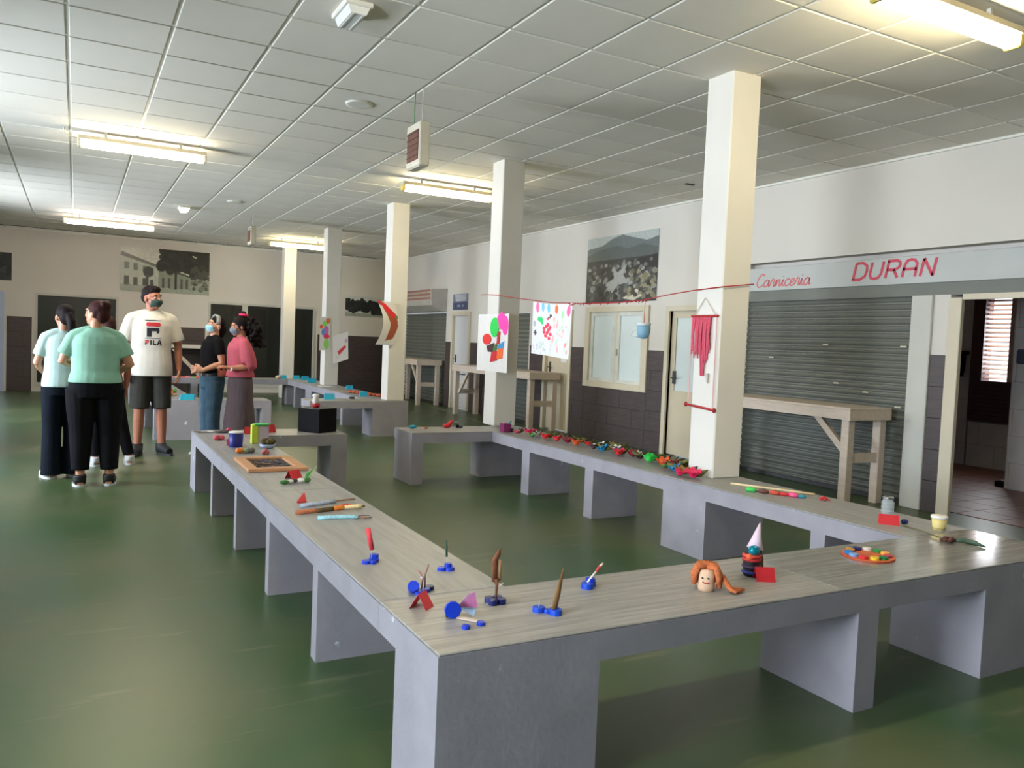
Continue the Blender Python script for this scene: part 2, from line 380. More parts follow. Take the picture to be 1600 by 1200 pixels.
dr = thing('shop_door', 'grey shop door with dark handle seen through the glass', 'door', (4.0, YF+1.9, 0))
MB().box(3.45, 4.35, YF+1.95, YF+2.0, 0, 2.1, bev=.004).build('door_panel', M_shop, dr); MB().box(3.52, 4.28, YF+1.93, YF+1.955, 1.15, 2.0).build('door_pane', M_shopd, dr)
MB().box(4.22, 4.30, YF+1.87, YF+1.95, 1.02, 1.10, bev=.01).build('door_handle', M_black, dr)
# entrance of the far wall at the left, daylight outside
d1 = thing('door_1', 'pale blue glazed entrance door of the far wall', None, (-2.0, YF, 0)); d1['kind'] = 'structure'
M_bluefr = mat('pale_blue_frame', (176, 190, 214), .4, .03)
MB().box(-1.36, -1.28, YF-.03, YF+.12, 0, 2.02).box(-2.7, -2.62, YF-.03, YF+.12, 0, 2.02).box(-2.62, -1.36, YF-.03, YF+.12, 1.92, 2.02).box(-2.03, -1.97, YF-.03, YF+.12, 0, 1.92).build('door_frame', M_bluefr, d1)
for a, b in [(-2.62, -2.03), (-1.97, -1.36)]:
    MB().box(a, b, YF+.03, YF+.036, .12, 1.92).build('pane', M_pane, d1); MB().box(a, b, YF+.01, YF+.06, 0, .12).build('bottom_rail', M_bluefr, d1)
yb = MB(); yb.lathe((-1.62, YF+1.6, 0), [(.16, 0), (.18, .02), (.24, .85), (.25, .86), (.25, .9)], 14); single(yb, 'waste_bin', mat('yellow_plastic', (214, 180, 60), .4), 'yellow bin outside behind the glazed entrance door', 'bin')
pave = sbox('floor_outside', -4, 0, YF+3.2, YF+12, -.1, 0, m=mat('pavement', (176, 172, 164), .8))

# ------------------------------------------------------------------ right wall fittings
M_ribbon = mat('sign_red_paint', (196, 52, 74), .5, .12, 30)
fascia = thing('shop_sign', 'pale grey fascia sign reading Carniceria DURAN in red paint', 'sign', (XW+.06, 5.0, 2.12))
MB().box(XW+.03, XW+.12, 3.0, 7.12, 2.12, 2.385, bev=.004).build('sign_board', mat('sign_grey', (178, 180, 176), .45, .05, 2), fascia)
sbox('trim_4', XW+.16, XW+.2, 3.0, 7.12, 2.385, 2.44, m=M_white)
sbox('trim_5', XW+.05, XW+.2, 3.0, 7.12, 2.0, 2.12, m=M_shut)
def stroke(mb, pts, wdt, X):     # flat painted stroke on a board facing -x; pts in (s, z), s grows towards -y
    P = [Vector((p[0], p[1])) for p in pts]; L_, R_ = [], []
    for i, p in enumerate(P):
        t = (P[min(i+1, len(P)-1)]-P[max(i-1, 0)]); t = t.normalized() if t.length else Vector((1, 0)); n = Vector((-t.y, t.x)); 
        L_.append(p+n*wdt/2); R_.append(p-n*wdt/2)
    for i in range(len(P)-1):
        q = [L_[i], R_[i], R_[i+1], L_[i+1]]
        mb.add([(X-.003, -a.x, a.y) for a in q]+[(X, -a.x, a.y) for a in q], [(0,1,2,3),(7,6,5,4),(0,4,5,1),(1,5,6,2),(2,6,7,3),(3,7,4,0)])
def cat_rom(pts, n=7):
    P = [pts[0]]+list(pts)+[pts[-1]]; out = []
    for i in range(1, len(P)-2):
        p0, p1, p2, p3 = [np.array(p, float) for p in P[i-1:i+3]]
        for k in range(n):
            t = k/n; out.append(tuple(.5*((2*p1)+(p2-p0)*t+(2*p0-5*p1+4*p2-p3)*t*t+(3*p1-p0-3*p2+p3)*t**3)))
    return out+[tuple(P[-1])]
GL = {'D': [[(.08, 0), (.08, 1)], [(.08, 1), (.55, 1), (.85, .82), (.92, .5), (.85, .18), (.55, 0), (.0, 0)]],
      'U': [[(.08, 1), (.08, .3), (.2, .06), (.45, 0), (.7, .06), (.84, .3), (.84, 1)]],
      'R': [[(.08, 0), (.08, 1)], [(.0, 1), (.62, 1), (.82, .9), (.86, .75), (.8, .58), (.6, .48), (.08, .48)], [(.5, .48), (.86, 0)]],
      'A': [[(.06, 0), (.06, .72), (.16, .93), (.4, 1), (.62, .96), (.82, .75), (.86, 0)], [(.0, .45), (.86, .45)]],
      'N': [[(.08, 0), (.08, 1)], [(.08, 1), (.82, 0)], [(.82, 0), (.82, 1)]]}
y0, wl, hl, step = -5.63, .168, .165, .186
for i, ch in enumerate('DURAN'):
    mb = MB()
    for st in GL[ch]: stroke(mb, [(y0+i*step+p[0]*wl+(p[1]*hl)*.22, 2.185+p[1]*hl) for p in st], .028, XW+.03)
    mb.build('letter', M_ribbon, fascia)
SC = {'C': ([(.95, 1.55), (.8, 1.8), (.45, 1.75), (.12, 1.2), (.05, .5), (.3, .05), (.7, .05), (1.0, .35)], 1.05),
      'a': ([(.75, .8), (.45, .98), (.12, .7), (.08, .25), (.3, .0), (.6, .25), (.78, .9), (.74, .3), (.85, .05), (1.0, .2)], .95),
      'r': ([(.0, .2), (.25, .95), (.35, 1.05), (.55, .85), (.5, .3), (.6, .03), (.8, .15)], .72),
      'n': ([(.0, .1), (.18, .9), (.2, .1), (.4, .8), (.6, .9), (.66, .3), (.75, .03), (.95, .2)], .9),
      'i': ([(.0, .2), (.22, .9), (.2, .25), (.32, .03), (.5, .2)], .48),
      'c': ([(.7, .8), (.45, .98), (.12, .7), (.1, .25), (.35, .0), (.75, .25)], .72),
      'e': ([(.1, .4), (.55, .6), (.55, .9), (.35, .98), (.12, .65), (.12, .25), (.35, .0), (.75, .25)], .72)}
x = -6.95; u = .102
for ch in 'Carniceria':
    pts, adv = SC[ch]; mb = MB(); stroke(mb, [(x+p[0]*u+p[1]*u*.18, 2.165+p[1]*u*.78) for p in cat_rom(pts)], .014, XW+.03)
    mb.build('letter', mat('sign_red_script', (206, 98, 100), .5), fascia)
    if ch == 'i': mb = MB(); stroke(mb, [(x+.36*u, 2.165+u*1.0), (x+.46*u, 2.165+u*1.1)], .011, XW+.03); mb.build('letter_dot', MATS['sign_red_script'], fascia)
    x += adv*u

def shutter(label, y0, y1, z1, X, n, group=None):
    y0, y1, z1 = y0+.006, y1-.006, z1-.008
    s = thing('roller_shutter', label, 'shutter', (X, (y0+y1)/2, 0), group); ph = z1/n
    prof = [(.012, 0), (.012, ph*.12), (.0, ph*.30), (-.006, ph*.55), (.0, ph*.80), (.012, ph*.94), (.012, ph), (.020, ph), (.020, 0)]
    pr = MB().prism([(a, b) for a, b in [(p[0], p[1]) for p in prof]], 'y', y0, y1)
    o = pr.build('slat', M_shut); o.parent = s; o.location = (0, -(y0+y1)/2, 0)
    for k in range(1, n): clone(o, 'slat', s, (0, -(y0+y1)/2, k*ph))
    MB().box(X-.02, X+.04, y0, y1, 0, .05, bev=.004).build('bottom_bar', M_dark, s); return s
sh1 = shutter('wide grey roller shutter under the red lettered sign', 4.90, 7.12, 2.02, XW+.09, 28)
for y, zz in [(5.95, 1.52), (5.03, 1.52), (5.78, 1.12), (5.42, 1.05), (5.05, .93), (6.7, 1.36)]: MB().box(XW+.072, XW+.086, y-.035, y+.035, zz-.008, zz+.008, bev=.003).build('vent_slot', M_cream, sh1)
shutter('narrow grey roller shutter behind the balloon collage column', 12.2, 13.6, 1.95, XW+.06, 26)
shutter('grey roller shutter under the folded awning box', 15.8, 18.3, 2.0, XW+.06, 26)
# posts and door frame by the open doorway
sbox('trim_6', XW-.03, XW+.12, 4.69, 4.90, 0, 2.0, m=M_frame, bev=.006)
dr4 = thing('door_4', 'cream frame of the open doorway to the tiled room', None, (XW, 3.8, 0)); dr4['kind'] = 'structure'
MB().box(XW-.03, XW+.02, 4.41, 4.53, 0, 1.97, bev=.005).build('door_jamb', M_cream, dr4); MB().box(XW-.02, XW+.02, 3.04, 4.41, 1.95, 2.0).build('door_head', M_cream, dr4)
MB().box(XW-.05, XW+.24, 2.9, 3.04, 0, 1.97, bev=.005).build('door_jamb', M_cream, dr4)
# doors and window of the right wall
def door(n, y0, y1, z1, panel, label, glass=None, bands=()):
    d = thing('door_%d' % n, label, None, (XW, (y0+y1)/2, 0)); d['kind'] = 'structure'; e = .07
    MB().box(XW-.03, XW+.12, y0-e, y0, 0, z1+e).build('door_jamb', M_cream, d); MB().box(XW-.03, XW+.12, y1, y1+e, 0, z1+e).build('door_jamb', M_cream, d)
    MB().box(XW-.03, XW+.12, y0, y1, z1, z1+e).build('door_head', M_cream, d)
    if glass:
        MB().box(XW+.03, XW+.07, y0, y1, .01, glass[0], bev=.003).build('door_panel', panel, d); MB().box(XW+.03, XW+.07, y0, y1, glass[1], z1).build('top_rail', panel, d)
        for a, b in [(y0, y0+.09), (y1-.09, y1)]: MB().box(XW+.03, XW+.07, a, b, glass[0], glass[1]).build('stile', panel, d)
        MB().box(XW+.045, XW+.055, y0+.09, y1-.09, glass[0], glass[1]).build('pane', M_frost, d)
    else: MB().box(XW+.03, XW+.07, y0, y1, .01, z1, bev=.003).build('door_panel', panel, d)
    for zz in bands: MB().box(XW+.022, XW+.032, y0+.05, y1-.05, zz-.012, zz+.012).build('rail', M_dark, d)
    h = MB(); h.tube([(XW+.03, y1-.09, 1.03), (XW-.02, y1-.09, 1.03), (XW-.025, y1-.19, 1.03)], .009, 8); h.box(XW+.02, XW+.032, y1-.115, y1-.065, .95, 1.12); h.build('door_handle', M_dark, d); return d
M_frost = mat('frosted_pane', (214, 224, 222), .25, .03, 2, coat=.3)
M_doorcream = mat('door_cream', (202, 190, 164), .45, .03)
door(2, 7.62, 8.42, 1.91, M_doorcream, 'cream door with a frosted upper pane', glass=(.86, 1.82))
d3 = door(3, 10.87, 11.59, 1.90, M_doorcream, 'plain cream door behind the hanging paper')
MB().box(XW+.02, XW+.032, 10.98, 11.16, 1.12, 1.42).build('notice_sheet', M_paper, d3)
for zz in (1.33, 1.25): MB().box(XW+.014, XW+.032, 10.88, 10.95, zz-.03, zz+.03, bev=.006).build('switch_plate', M_black, d3)
door(5, 14.64, 15.40, 1.92, mat('white_panel_door', (206, 206, 208), .45, .03), 'white panelled door under the blue and white sign', bands=(.72, .42))
w6 = thing('window_6', 'cream framed two leaf window with frosted panes', None, (XW, 9.64, .8)); w6['kind'] = 'structure'
fm = MB(); 
for b in [(8.86, 8.98, .79, 2.0), (10.30, 10.42, .79, 2.0), (8.98, 10.30, .79, .88), (8.98, 10.30, 1.92, 2.0)]: fm.box(XW-.035, XW+.10, b[0], b[1], b[2], b[3], bev=.004)
fm.build('window_frame', M_cream, w6)
for a, b in [(8.98, 9.62), (9.66, 10.30)]:
    lf = MB(); lf.box(XW+.0, XW+.05, a, a+.07, .88, 1.92).box(XW+.0, XW+.05, b-.07, b, .88, 1.92).box(XW+.0, XW+.05, a+.07, b-.07, .88, .93).box(XW+.0, XW+.05, a+.07, b-.07, 1.86, 1.92); l = lf.build('window_leaf', mat('pale_leaf_frame', (204, 204, 192), .45), w6)
    MB().box(XW+.02, XW+.03, a+.07, b-.07, .93, 1.86).build('pane', M_frost, l)
MB().box(XW+.0, XW+.05, 9.62, 9.66, .88, 1.92).build('mullion', M_cream, w6); MB().box(XW-.03, XW+.0, 9.58, 9.60, 1.28, 1.38, bev=.004).build('window_handle', M_frame, w6)
# folded awning box
aw = thing('awning_box', 'folded striped awning box above the far roller shutter', 'awning', (XW-.2, 17, 2.0))
pr = [(XW-.002, 2.02), (XW-.14, 2.02), (XW-.34, 2.14), (XW-.38, 2.26), (XW-.38, 2.47), (XW-.002, 2.50)]
MB().prism(pr, 'y', 15.78, 15.81).build('end_cap', mat('awning_end', (176, 172, 164), .6), aw); MB().prism(pr, 'y', 18.3, 18.33).build('end_cap', M_frame, aw)
for k in range(5):
    z0_ = 2.26+k*.042; MB().box(XW-.375, XW-.02, 15.81, 18.3, z0_, z0_+.042).build('fabric_stripe', [mat('awning_rust', (150, 104, 92), .8), mat('awning_pale', (170, 158, 146), .8)][k % 2], aw)
MB().prism([(XW-.002, 2.02), (XW-.14, 2.02), (XW-.34, 2.14), (XW-.375, 2.26), (XW-.002, 2.26)], 'y', 15.81, 18.3).build('lower_casing', MATS['awning_end'], aw)
cv = Canvas(40, 36, (84, 92, 120)); cv.rect(0, 1, .5, 1, (120, 124, 140)); 
for k in range(5): cv.rect(.12+.02*k, .88-.04*(k % 2), .90-k*.085, .94-k*.085, (196, 198, 206))
cv.rect(.1, .9, .08, .42, (58, 66, 100)).rect(.3, .5, .2, .32, (140, 146, 170)).rect(.6, .75, .2, .32, (130, 136, 160))
tag(cv.sheet('wall_notice', (XW-.004, 15.48, 2.04), (0, -.74, 0), (0, 0, .33), .0039, attrmat('print_satin', .4)), 'small blue and white notice above the white door', 'notice')

# tiled side room behind the open doorway
M_rtile = mat('room_tile', (204, 199, 196), .3, .06, 3, .02); M_rg = mat('room_grout', (140, 135, 132), .8)
M_terra = mat('terracotta_floor', (120, 76, 60), .4, .15, 3, .03)
sroom = sbox('floor_side_room', XW+.2, 12.0, 2.0, 8.0, -.1, 0, m=M_terra); ORG[sroom.name] = Vector()
gx = XW+.2
for i in range(10):
    for j in range(10):
        a, b = gx+i*.36, 3.4+j*.36
        if b < 7.2 and a < 10.6:
            if i == 0 and j == 0: tp = MB().box(0, .354, 0, .354, .0, .006, bev=.002).build('floor_tile', M_terra, sroom); tp.location = (a, b, 0)
            else: clone(tp, 'floor_tile', sroom, (a, b, 0))
rback = wall('wall_side_room_back', 'x', 10.65, .2, 2.0, 8.0, 0, 3.0, [(5.55, 6.58, .62, 2.32)], M_rg)
wains(rback, 'x', 10.65, 6.60, 7.6, 0, 2.7, tw=.45, th=.30, m=M_rtile, mg=M_rg); wains(rback, 'x', 10.65, 5.3, 6.58, .0, .60, tw=.45, th=.30, m=M_rtile, mg=M_rg)
rnear = sbox('wall_side_room_front', 9.15, 9.35, 2.0, 5.20, 0, 3.0, m=M_rg); ORG[rnear.name] = Vector()
wains(rnear, 'x', 9.15, 3.8, 5.19, 0, 2.7, tw=.45, th=.30, m=M_rtile, mg=M_rg)
sbox('wall_side_room_left', XW+.2, 10.85, 7.6, 7.8, 0, 3.0, m=M_rtile); sbox('wall_side_room_right', XW+.2, 10.85, 1.8, 2.0, 0, 3.0, m=M_rtile); sbox('ceiling_side_room', XW+.2, 10.85, 1.8, 7.8, 3.0, 3.1, m=M_white)
M_brownw = mat('brown_shutter_wood', (74, 38, 34), .5, .15, 5, stretch=(1, 8, 1))
w7 = thing('window_7', 'brown louvred window of the side room with daylight behind its slats', None, (10.65, 6.1, .62)); w7['kind'] = 'structure'
fm = MB().box(10.60, 10.78, 5.55, 5.68, .62, 2.32).box(10.60, 10.78, 6.42, 6.58, .62, 2.32).box(10.60, 10.78, 5.68, 6.42, 2.26, 2.32).box(10.60, 10.78, 5.68, 6.42, .62, 1.16); fm.build('window_frame', M_brownw, w7)
for k in range(9): MB().box(10.585, 10.60, 5.70, 6.54, .66+k*.055, .70+k*.055).build('panel_slat', M_brownw, w7)
sl = MB(); sl.add([(-.02, 5.70, -.012), (.02, 5.70, .012), (.02, 6.42, .012), (-.02, 6.42, -.012), (-.02, 5.70, -.006), (.02, 5.70, .018), (.02, 6.42, .018), (-.02, 6.42, -.006)], [(3,2,1,0),(4,5,6,7),(0,1,5,4),(1,2,6,5),(2,3,7,6),(3,0,4,7)])
slo = sl.build('louvre_slat', mat('louvre_pale', (196, 168, 150), .6)); slo.parent = w7; slo.location = (.03, -6.1, 1.20-.62)
for k in range(1, 18): clone(slo, 'louvre_slat', w7, (.03, -6.1, 1.20-.62+k*.06))
MB().box(10.61, 10.66, 6.03, 6.09, 1.16, 2.26).build('mullion', mat('louvre_pale2', (190, 160, 142), .6), w7)
sd = thing('soap_dispenser', 'black soap dispenser on the side room tile wall', 'dispenser', (10.6, 6.73, 1.3)); MB().box(10.53, 10.638, 6.66, 6.80, 1.26, 1.52, bev=.015).build('body', M_black, sd); MB().box(10.52, 10.638, 6.62, 6.83, 1.50, 1.55, bev=.01).build('lid', M_black, sd); MB().box(10.5, 10.638, 6.68, 6.78, 1.20, 1.27, bev=.01).build('nozzle', M_black, sd)
ds = thing('door_stop', 'small black block on the side room floor by the tiled corner', 'door stop', (9.25, 5.27, 0)); MB().box(9.18, 9.30, 5.205, 5.33, .005, .07, bev=.012).build('block', M_black, ds); MB().ell((9.24, 5.27, .07), (.03, .03, .012)).build('knob', M_dark, ds)
sn = thing('towel_rack', 'grey paper towel rack with red tag on the side room wall', 'rack', (9.13, 4.95, 1.5)); MB().box(9.06, 9.138, 4.82, 5.12, 1.40, 1.56, bev=.015).build('body', mat('slate_plastic', (66, 76, 90), .4), sn); MB().box(9.10, 9.138, 4.95, 5.05, 1.60, 1.68, bev=.006).build('red_tag', M_red, sn)

# ================================================================== BENCHES, COLUMNS, TABLES
BT = .503
def bench(label, loc, segs, legs):
    b = thing('concrete_bench', label, 'bench', loc)
    for x0, x1, y0, y1, mt in segs:
        MB().box(x0, x1, y0, y1, .40, .495).build('slab', M_conc, b)
        MB().box(x0+.002, x1-.002, y0+.002, y1-.002, .4945, BT, bev=.003).build('stone_top', mt, b)
    for x0, x1, y0, y1 in legs: MB().box(x0, x1, y0, y1, 0, .40).build('leg', M_conc, b)
    return b
SX, SY = M_stoneX, M_stoneY
ring1 = bench('grey concrete market bench ring with a streaked stone top, front one with bottle cap crafts', (2.5, 4.8, 0),
    [(.915, 1.40, 2.561, 4.60, SY), (.915, 1.40, 4.602, 7.63, SY), (.915, 2.60, 2.05, 2.559, SX), (2.602, 4.22, 2.05, 2.559, M_stoneP),
     (3.69, 4.22, 2.561, 5.2, SY), (3.69, 4.22, 5.202, 7.63, SY), (1.402, 2.20, 7.15, 7.63, SX), (2.83, 3.688, 7.15, 7.63, SX)],
    [(.915, 1.475, 2.05, 2.39), (.915, 1.38, 3.33, 3.41), (.915, 1.38, 4.30, 4.38), (.915, 1.38, 5.29, 5.37), (.915, 1.38, 6.32, 6.40), (.915, 1.38, 7.30, 7.63),
     (2.70, 2.82, 2.05, 2.54), (3.53, 4.22, 2.05, 2.50), (3.69, 4.14, 3.05, 3.15), (3.69, 4.22, 4.02, 4.46), (3.69, 4.14, 5.34, 5.46), (3.69, 4.14, 6.38, 6.52), (3.69, 4.22, 7.40, 7.63),
     (2.05, 2.20, 7.15, 7.61), (2.83, 2.95, 7.15, 7.61)])
ring2 = bench('grey concrete market bench ring standing behind the group of people', (2.5, 13.5, 0),
    [(.87, 1.38, 10.9, 16.5, SY), (1.382, 2.30, 10.9, 11.38, SX), (2.80, 3.688, 10.85, 11.33, SX), (3.69, 4.22, 10.85, 16.5, SY), (1.382, 3.688, 16.02, 16.5, SX)],
    [(.87, 1.9, 10.9, 11.05), (2.18, 2.30, 10.9, 11.38), (2.80, 2.92, 10.85, 11.3), (3.69, 4.22, 10.85, 11.3), (3.69, 4.14, 12.3, 12.42), (3.69, 4.14, 13.2, 13.32), (3.69, 4.22, 14.2, 14.65), (3.69, 4.14, 15.4, 15.52), (3.69, 4.22, 16.1, 16.5),
     (.87, 1.36, 12.4, 12.52), (.87, 1.36, 13.6, 13.72), (.87, 1.36, 14.8, 14.92), (.87, 1.38, 16.1, 16.5), (1.9, 2.02, 16.02, 16.48), (2.8, 2.92, 16.02, 16.48)])
for k, (y, z0, lb) in enumerate([(4.24, BT, 'square cream column carrying the red woven wall hanging'), (7.61, BT, 'square cream column carrying the balloon paper collage'), (10.98, BT, 'square cream column carrying the curled red and brown paper'),
        (14.35, BT, 'square cream column carrying the two small pinned papers'), (17.72, 0, 'square bare cream column by the far shop window')]):
    single(MB().box(3.94, 4.20, y, y+.26, z0, CEIL+.02, bev=.008), 'column', M_col, lb, 'column')

def trestle(label, y0, y1, zt, X0, X1, ends, brace):
    t = thing('trestle_table', label, 'table', ((X0+X1)/2, (y0+y1)/2, 0)); L = .085
    MB().box(X0, X1, y0, y1, zt-.025, zt, bev=.004).build('table_top', M_wood, t)
    MB().box(X0, X0+.03, y0, y1, zt-.115, zt-.025).build('apron', M_wood, t); MB().box(X1-.03, X1, y0, y1, zt-.115, zt-.025).build('apron', M_wood, t)
    for y, ye in zip(ends, (y0, y1-.03)):
        MB().box(X0+.03, X1-.03, ye, ye+.03, zt-.115, zt-.025).build('apron', M_wood, t)
        yl = y0+.03 if ye == y0 else y1-.03-L
        for x in (X0+.03, X1-.03-L): MB().box(x, x+L, yl, yl+L, 0, zt-.025, bev=.004).build('leg', M_wood, t)
        MB().box(X0+.03+L, X1-.03-L, yl+.02, yl+.065, .40, .49).build('stretcher', M_wood, t)
    for (ya, za, yb, zb) in brace:
        m = MB(); w = .06; d = Vector((yb-ya, zb-za)).normalized(); n = Vector((-d.y, d.x))*w/2
        m.prism([(ya+n.x, za+n.y), (ya-n.x, za-n.y), (yb-n.x, zb-n.y), (yb+n.x, zb+n.y)], 'x', X0+.05, X0+.09); m.build('brace', M_wood, t)
    return t
trestle('pale wooden trestle table before the wide shutter under the red lettered sign', 5.02, 7.22, .925, 6.31, 6.90, [5.05, 6.50], [(5.10, .50, 5.45, .82)])
trestle('pale wooden trestle table partly behind the balloon collage column', 11.05, 14.05, .95, 6.33, 6.90, [11.08, 13.93], [(13.85, .42, 13.45, .84)])
trestle('pale wooden trestle table before the shutter with the awning box', 15.85, 17.7, .97, 6.33, 6.90, [15.88, 17.58], [(15.95, .48, 16.30, .86)])
# white trestle by the far wall (runs along the far wall)
t = thing('trestle_table', 'white topped trestle table against the brown tiles of the far wall', 'table', (1.75, 18.9, 0))
M_wt = mat('white_top', (206, 198, 184), .5, .03)
MB().box(.9, 2.6, 18.6, 19.2, 1.0, 1.075, bev=.006).build('table_top', M_wt, t)
for x in (.95, 2.47):
    for y in (18.63, 19.09): MB().box(x, x+.08, y, y+.08, 0, 1.0).build('leg', M_wood, t)
m = MB(); m.prism([(1.80, .98), (1.88, .98), (2.52, .34), (2.46, .28)], 'y', 18.64, 18.68); m.build('brace', M_wood, t)

# ------------------------------------------------------------------ ceiling fittings
def lamp(label, x0, x1, y, z, rgb, power, tint, name='ceiling_lamp'):
    l = thing(name, label, 'lamp', ((x0+x1)/2, y, z)); hs = mat('lamp_housing', (196, 186, 160), .5)
    MB().box(x0, x1, y-.055, y+.055, z+.055, z+.10, bev=.008).build('housing', hs, l)
    d = MB().tube([(x0+.03, y, z+.03), (x0+.05, y, z+.03), (x1-.05, y, z+.03), (x1-.03, y, z+.03)], [.030, .044, .044, .030], 14, flat=1.3)
    d.build('diffuser', mat('lamp_glow_%d_%d' % (rgb[2], int(power)), rgb, .4, 0, emit=(rgb, power)), l, True)
    for x in (x0, x1-.035): MB().box(x, x+.035, y-.05, y+.05, z-.012, z+.06, bev=.008).build('end_cap', mat('lamp_cap_'+tint, (214, 190, 96) if tint == 'yellow' else (206, 196, 170), .4), l)
    for x in (x0+.25, x1-.25): MB().box(x-.012, x+.012, y-.012, y+.012, z+.10, CEIL+.01).build('bracket', M_tee, l)
    return l
WARM, PINK, YEL = (255, 240, 205), (255, 236, 226), (255, 240, 196)
LP = 58
lamp('lit tube lamp above the people with a loose cable at its end', -.01, 1.19, 9.15, 3.17, WARM, LP, 'cream')
lamp('lit pinkish tube lamp near the wall of the old street photograph', -.22, 1.24, 16.05, 3.17, PINK, LP, 'cream')
lamp('lit yellowish tube lamp touching the balloon collage column from behind', 3.39, 4.60, 9.17, 3.17, YEL, LP, 'yellow')
lamp('lit yellowish tube lamp behind the column with two pinned papers', 3.38, 4.62, 16.65, 3.17, YEL, LP, 'yellow')
lamp('lit yellow tube lamp above the front bench corner', 3.45, 4.62, 2.74, 3.17, YEL, LP, 'yellow')
lamp('lit tube lamp over the aisle beside the front bench', -.01, 1.19, 2.74, 3.17, WARM, LP, 'cream', 'ceiling_lamp_offscreen')   # the row of the visible lamp grid just above the frame
def downlight(label, x, y, lit):
    d = thing('downlight', label, 'lamp', (x, y, CEIL)); r = .11
    MB().lathe((x, y, CEIL-.012), [(r*.78, 0), (r, .0), (r*1.02, .012), (r*.78, .013)], 24).build('ring', M_tee, d, True)
    MB().lathe((x, y, CEIL-.010), [(r*.76, 0), (r*.76, .008)], 24).build('lens', mat('downlight_lit', (255, 246, 226), .3, 0, emit=((255, 246, 226), 6)) if lit else mat('downlight_off', (120, 118, 108), .3), d)
downlight('round lit ceiling downlight', 2.05, 12.6, True); downlight('round unlit ceiling downlight near the hanging speaker', 2.04, 6.60, False)
def emerg(label, x, y, lit):
    e = thing('emergency_light', label, 'lamp', (x, y, CEIL))
    MB().box(x-.085, x+.085, y-.15, y+.15, CEIL-.030, CEIL+.001, bev=.008).build('base', M_tee, e)
    m = MB(); m.prism([(x-.065, CEIL-.030), (x-.045, CEIL-.075), (x+.045, CEIL-.075), (x+.065, CEIL-.030)], 'y', y-.135, y+.135)
    m.build('cover', mat('emergency_lit', (250, 244, 226), .3, 0, emit=((250, 244, 226), 3)) if lit else mat('emergency_cover', (226, 226, 222), .15, .02, coat=.6), e)
    for q in (-.03, 0.03): MB().box(x+q-.006, x+q+.006, y-.13, y+.13, CEIL-.080, CEIL-.074).build('rib', M_frame, e)
emerg('white ribbed emergency light above the front bench', 1.41, 4.75, False); emerg('small glowing emergency light beside the round lit downlight', 1.48, 13.75, True)
def speaker(label, x, y, z0, z1, group=None):
    s = thing('hanging_speaker', label, 'speaker', (x, y, z0)); cas = mat('speaker_case', (196, 190, 172), .5)
    MB().box(x, x+.085, y-.14, y+.14, z0, z1, bev=.008).build('case', cas, s)
    g = MB().box(x-.006, x+.004, y-.115, y+.115, z0+.05, z1-.06, bev=.003).build('grille', mat('speaker_grille', (96, 52, 38), .7, .2, 60), s)
    for k in range(5): MB().box(x-.010, x-.005, y-.115, y+.115, z0+.08+k*.045, z0+.088+k*.045).build('grille_bar', mat('speaker_bar', (72, 40, 30), .6), g)
    MB().box(x+.01, x+.075, y-.12, y+.12, z0-.004, z0+.002).build('base_plate', cas, s)
    MB().tube([(x+.04, y+.09, z1-.01), (x+.04, y+.09, CEIL+.005)], .005, 6).build('green_cord', mat('green_cord', (96, 132, 92), .6), s); MB().tube([(x+.04, y-.08, z1-.01), (x+.04, y-.08, CEIL+.005)], .005, 6).build('grey_cord', M_frame, s)
speaker('brown grilled speaker box hanging on two cords near the unlit downlight', 2.29, 5.98, 2.73, 3.07)
speaker('brown grilled speaker box hanging near the far wall by the lit downlight', 2.52, 14.0, 2.86, 3.16)
single(MB().box(6.18, 6.30, 7.33, 7.37, CEIL-.012, CEIL+.002, bev=.003), 'smoke_sensor', M_dark, 'small dark ceiling clip near the right wall', 'sensor')
wc = MB(); wc.tube([(-.01, 9.15, 3.24), (-.06, 9.17, 3.25), (-.12, 9.16, 3.27), (-.13, 9.14, 3.335)], .006, 6); single(wc, 'lamp_cable', M_cream, 'short loose cable from the end of the tube lamp above the people', 'cable', smooth=True)

# ------------------------------------------------------------------ old photographs on the walls
AP = attrmat('print_gloss', .35)
c = Canvas(150, 84, (206, 204, 190)); c.rect(0, 1, 0, .16, (150, 156, 140)); c.poly([(0, .16), (0, .80), (.05, .82), (.42, .58), (.42, .14)], (176, 180, 164)); c.poly([(0, .80), (.02, .88), (.42, .62), (.42, .56)], (104, 104, 92))
for x, w, s in [(.05, .05, 1), (.15, .045, .95), (.25, .04, .9), (.33, .035, .85)]: c.rect(x, x+w, .50*s, .66*s, (104, 110, 98)).rect(x, x+w, .14, .34*s, (62, 64, 54))
c.ell(.31, .46, .06, .12, (44, 48, 40)).rect(.28, .31, .14, .40, (60, 62, 54)); c.poly([(.42, .12), (.42, .56), (.62, .48), (.78, .40), (.78, .10)], (132, 138, 122)); c.poly([(.42, .56), (.44, .62), (.78, .42), (.78, .38)], (70, 72, 62))
for x in (.46, .53, .60, .67, .73): c.rect(x, x+.025, .12, .34, (72, 76, 66))
c.blobs(170, (.45, 1.0, .52, 1.0), (.02, .06), [(22, 24, 22), (30, 32, 28), (38, 40, 34), (16, 16, 16)], 3); c.blobs(40, (.78, 1.0, .36, .60), (.015, .035), [(30, 32, 28), (60, 62, 54)], 5); c.rect(.60, .625, .1, .6, (28, 28, 26)); c.rect(.78, 1, .10, .34, (142, 148, 134)); c.blobs(16, (.78, 1, .1, .34), (.01, .03), [(96, 100, 90), (110, 114, 102), (70, 72, 64)], 6); c.noise(.10, 3, 2)
tag(c.sheet('wall_photograph', (.815, YF-.012, 2.19), (1.81, 0, 0), (0, 0, .95), .0118, AP), 'large black and white photograph of an old street with a tree', 'photograph')
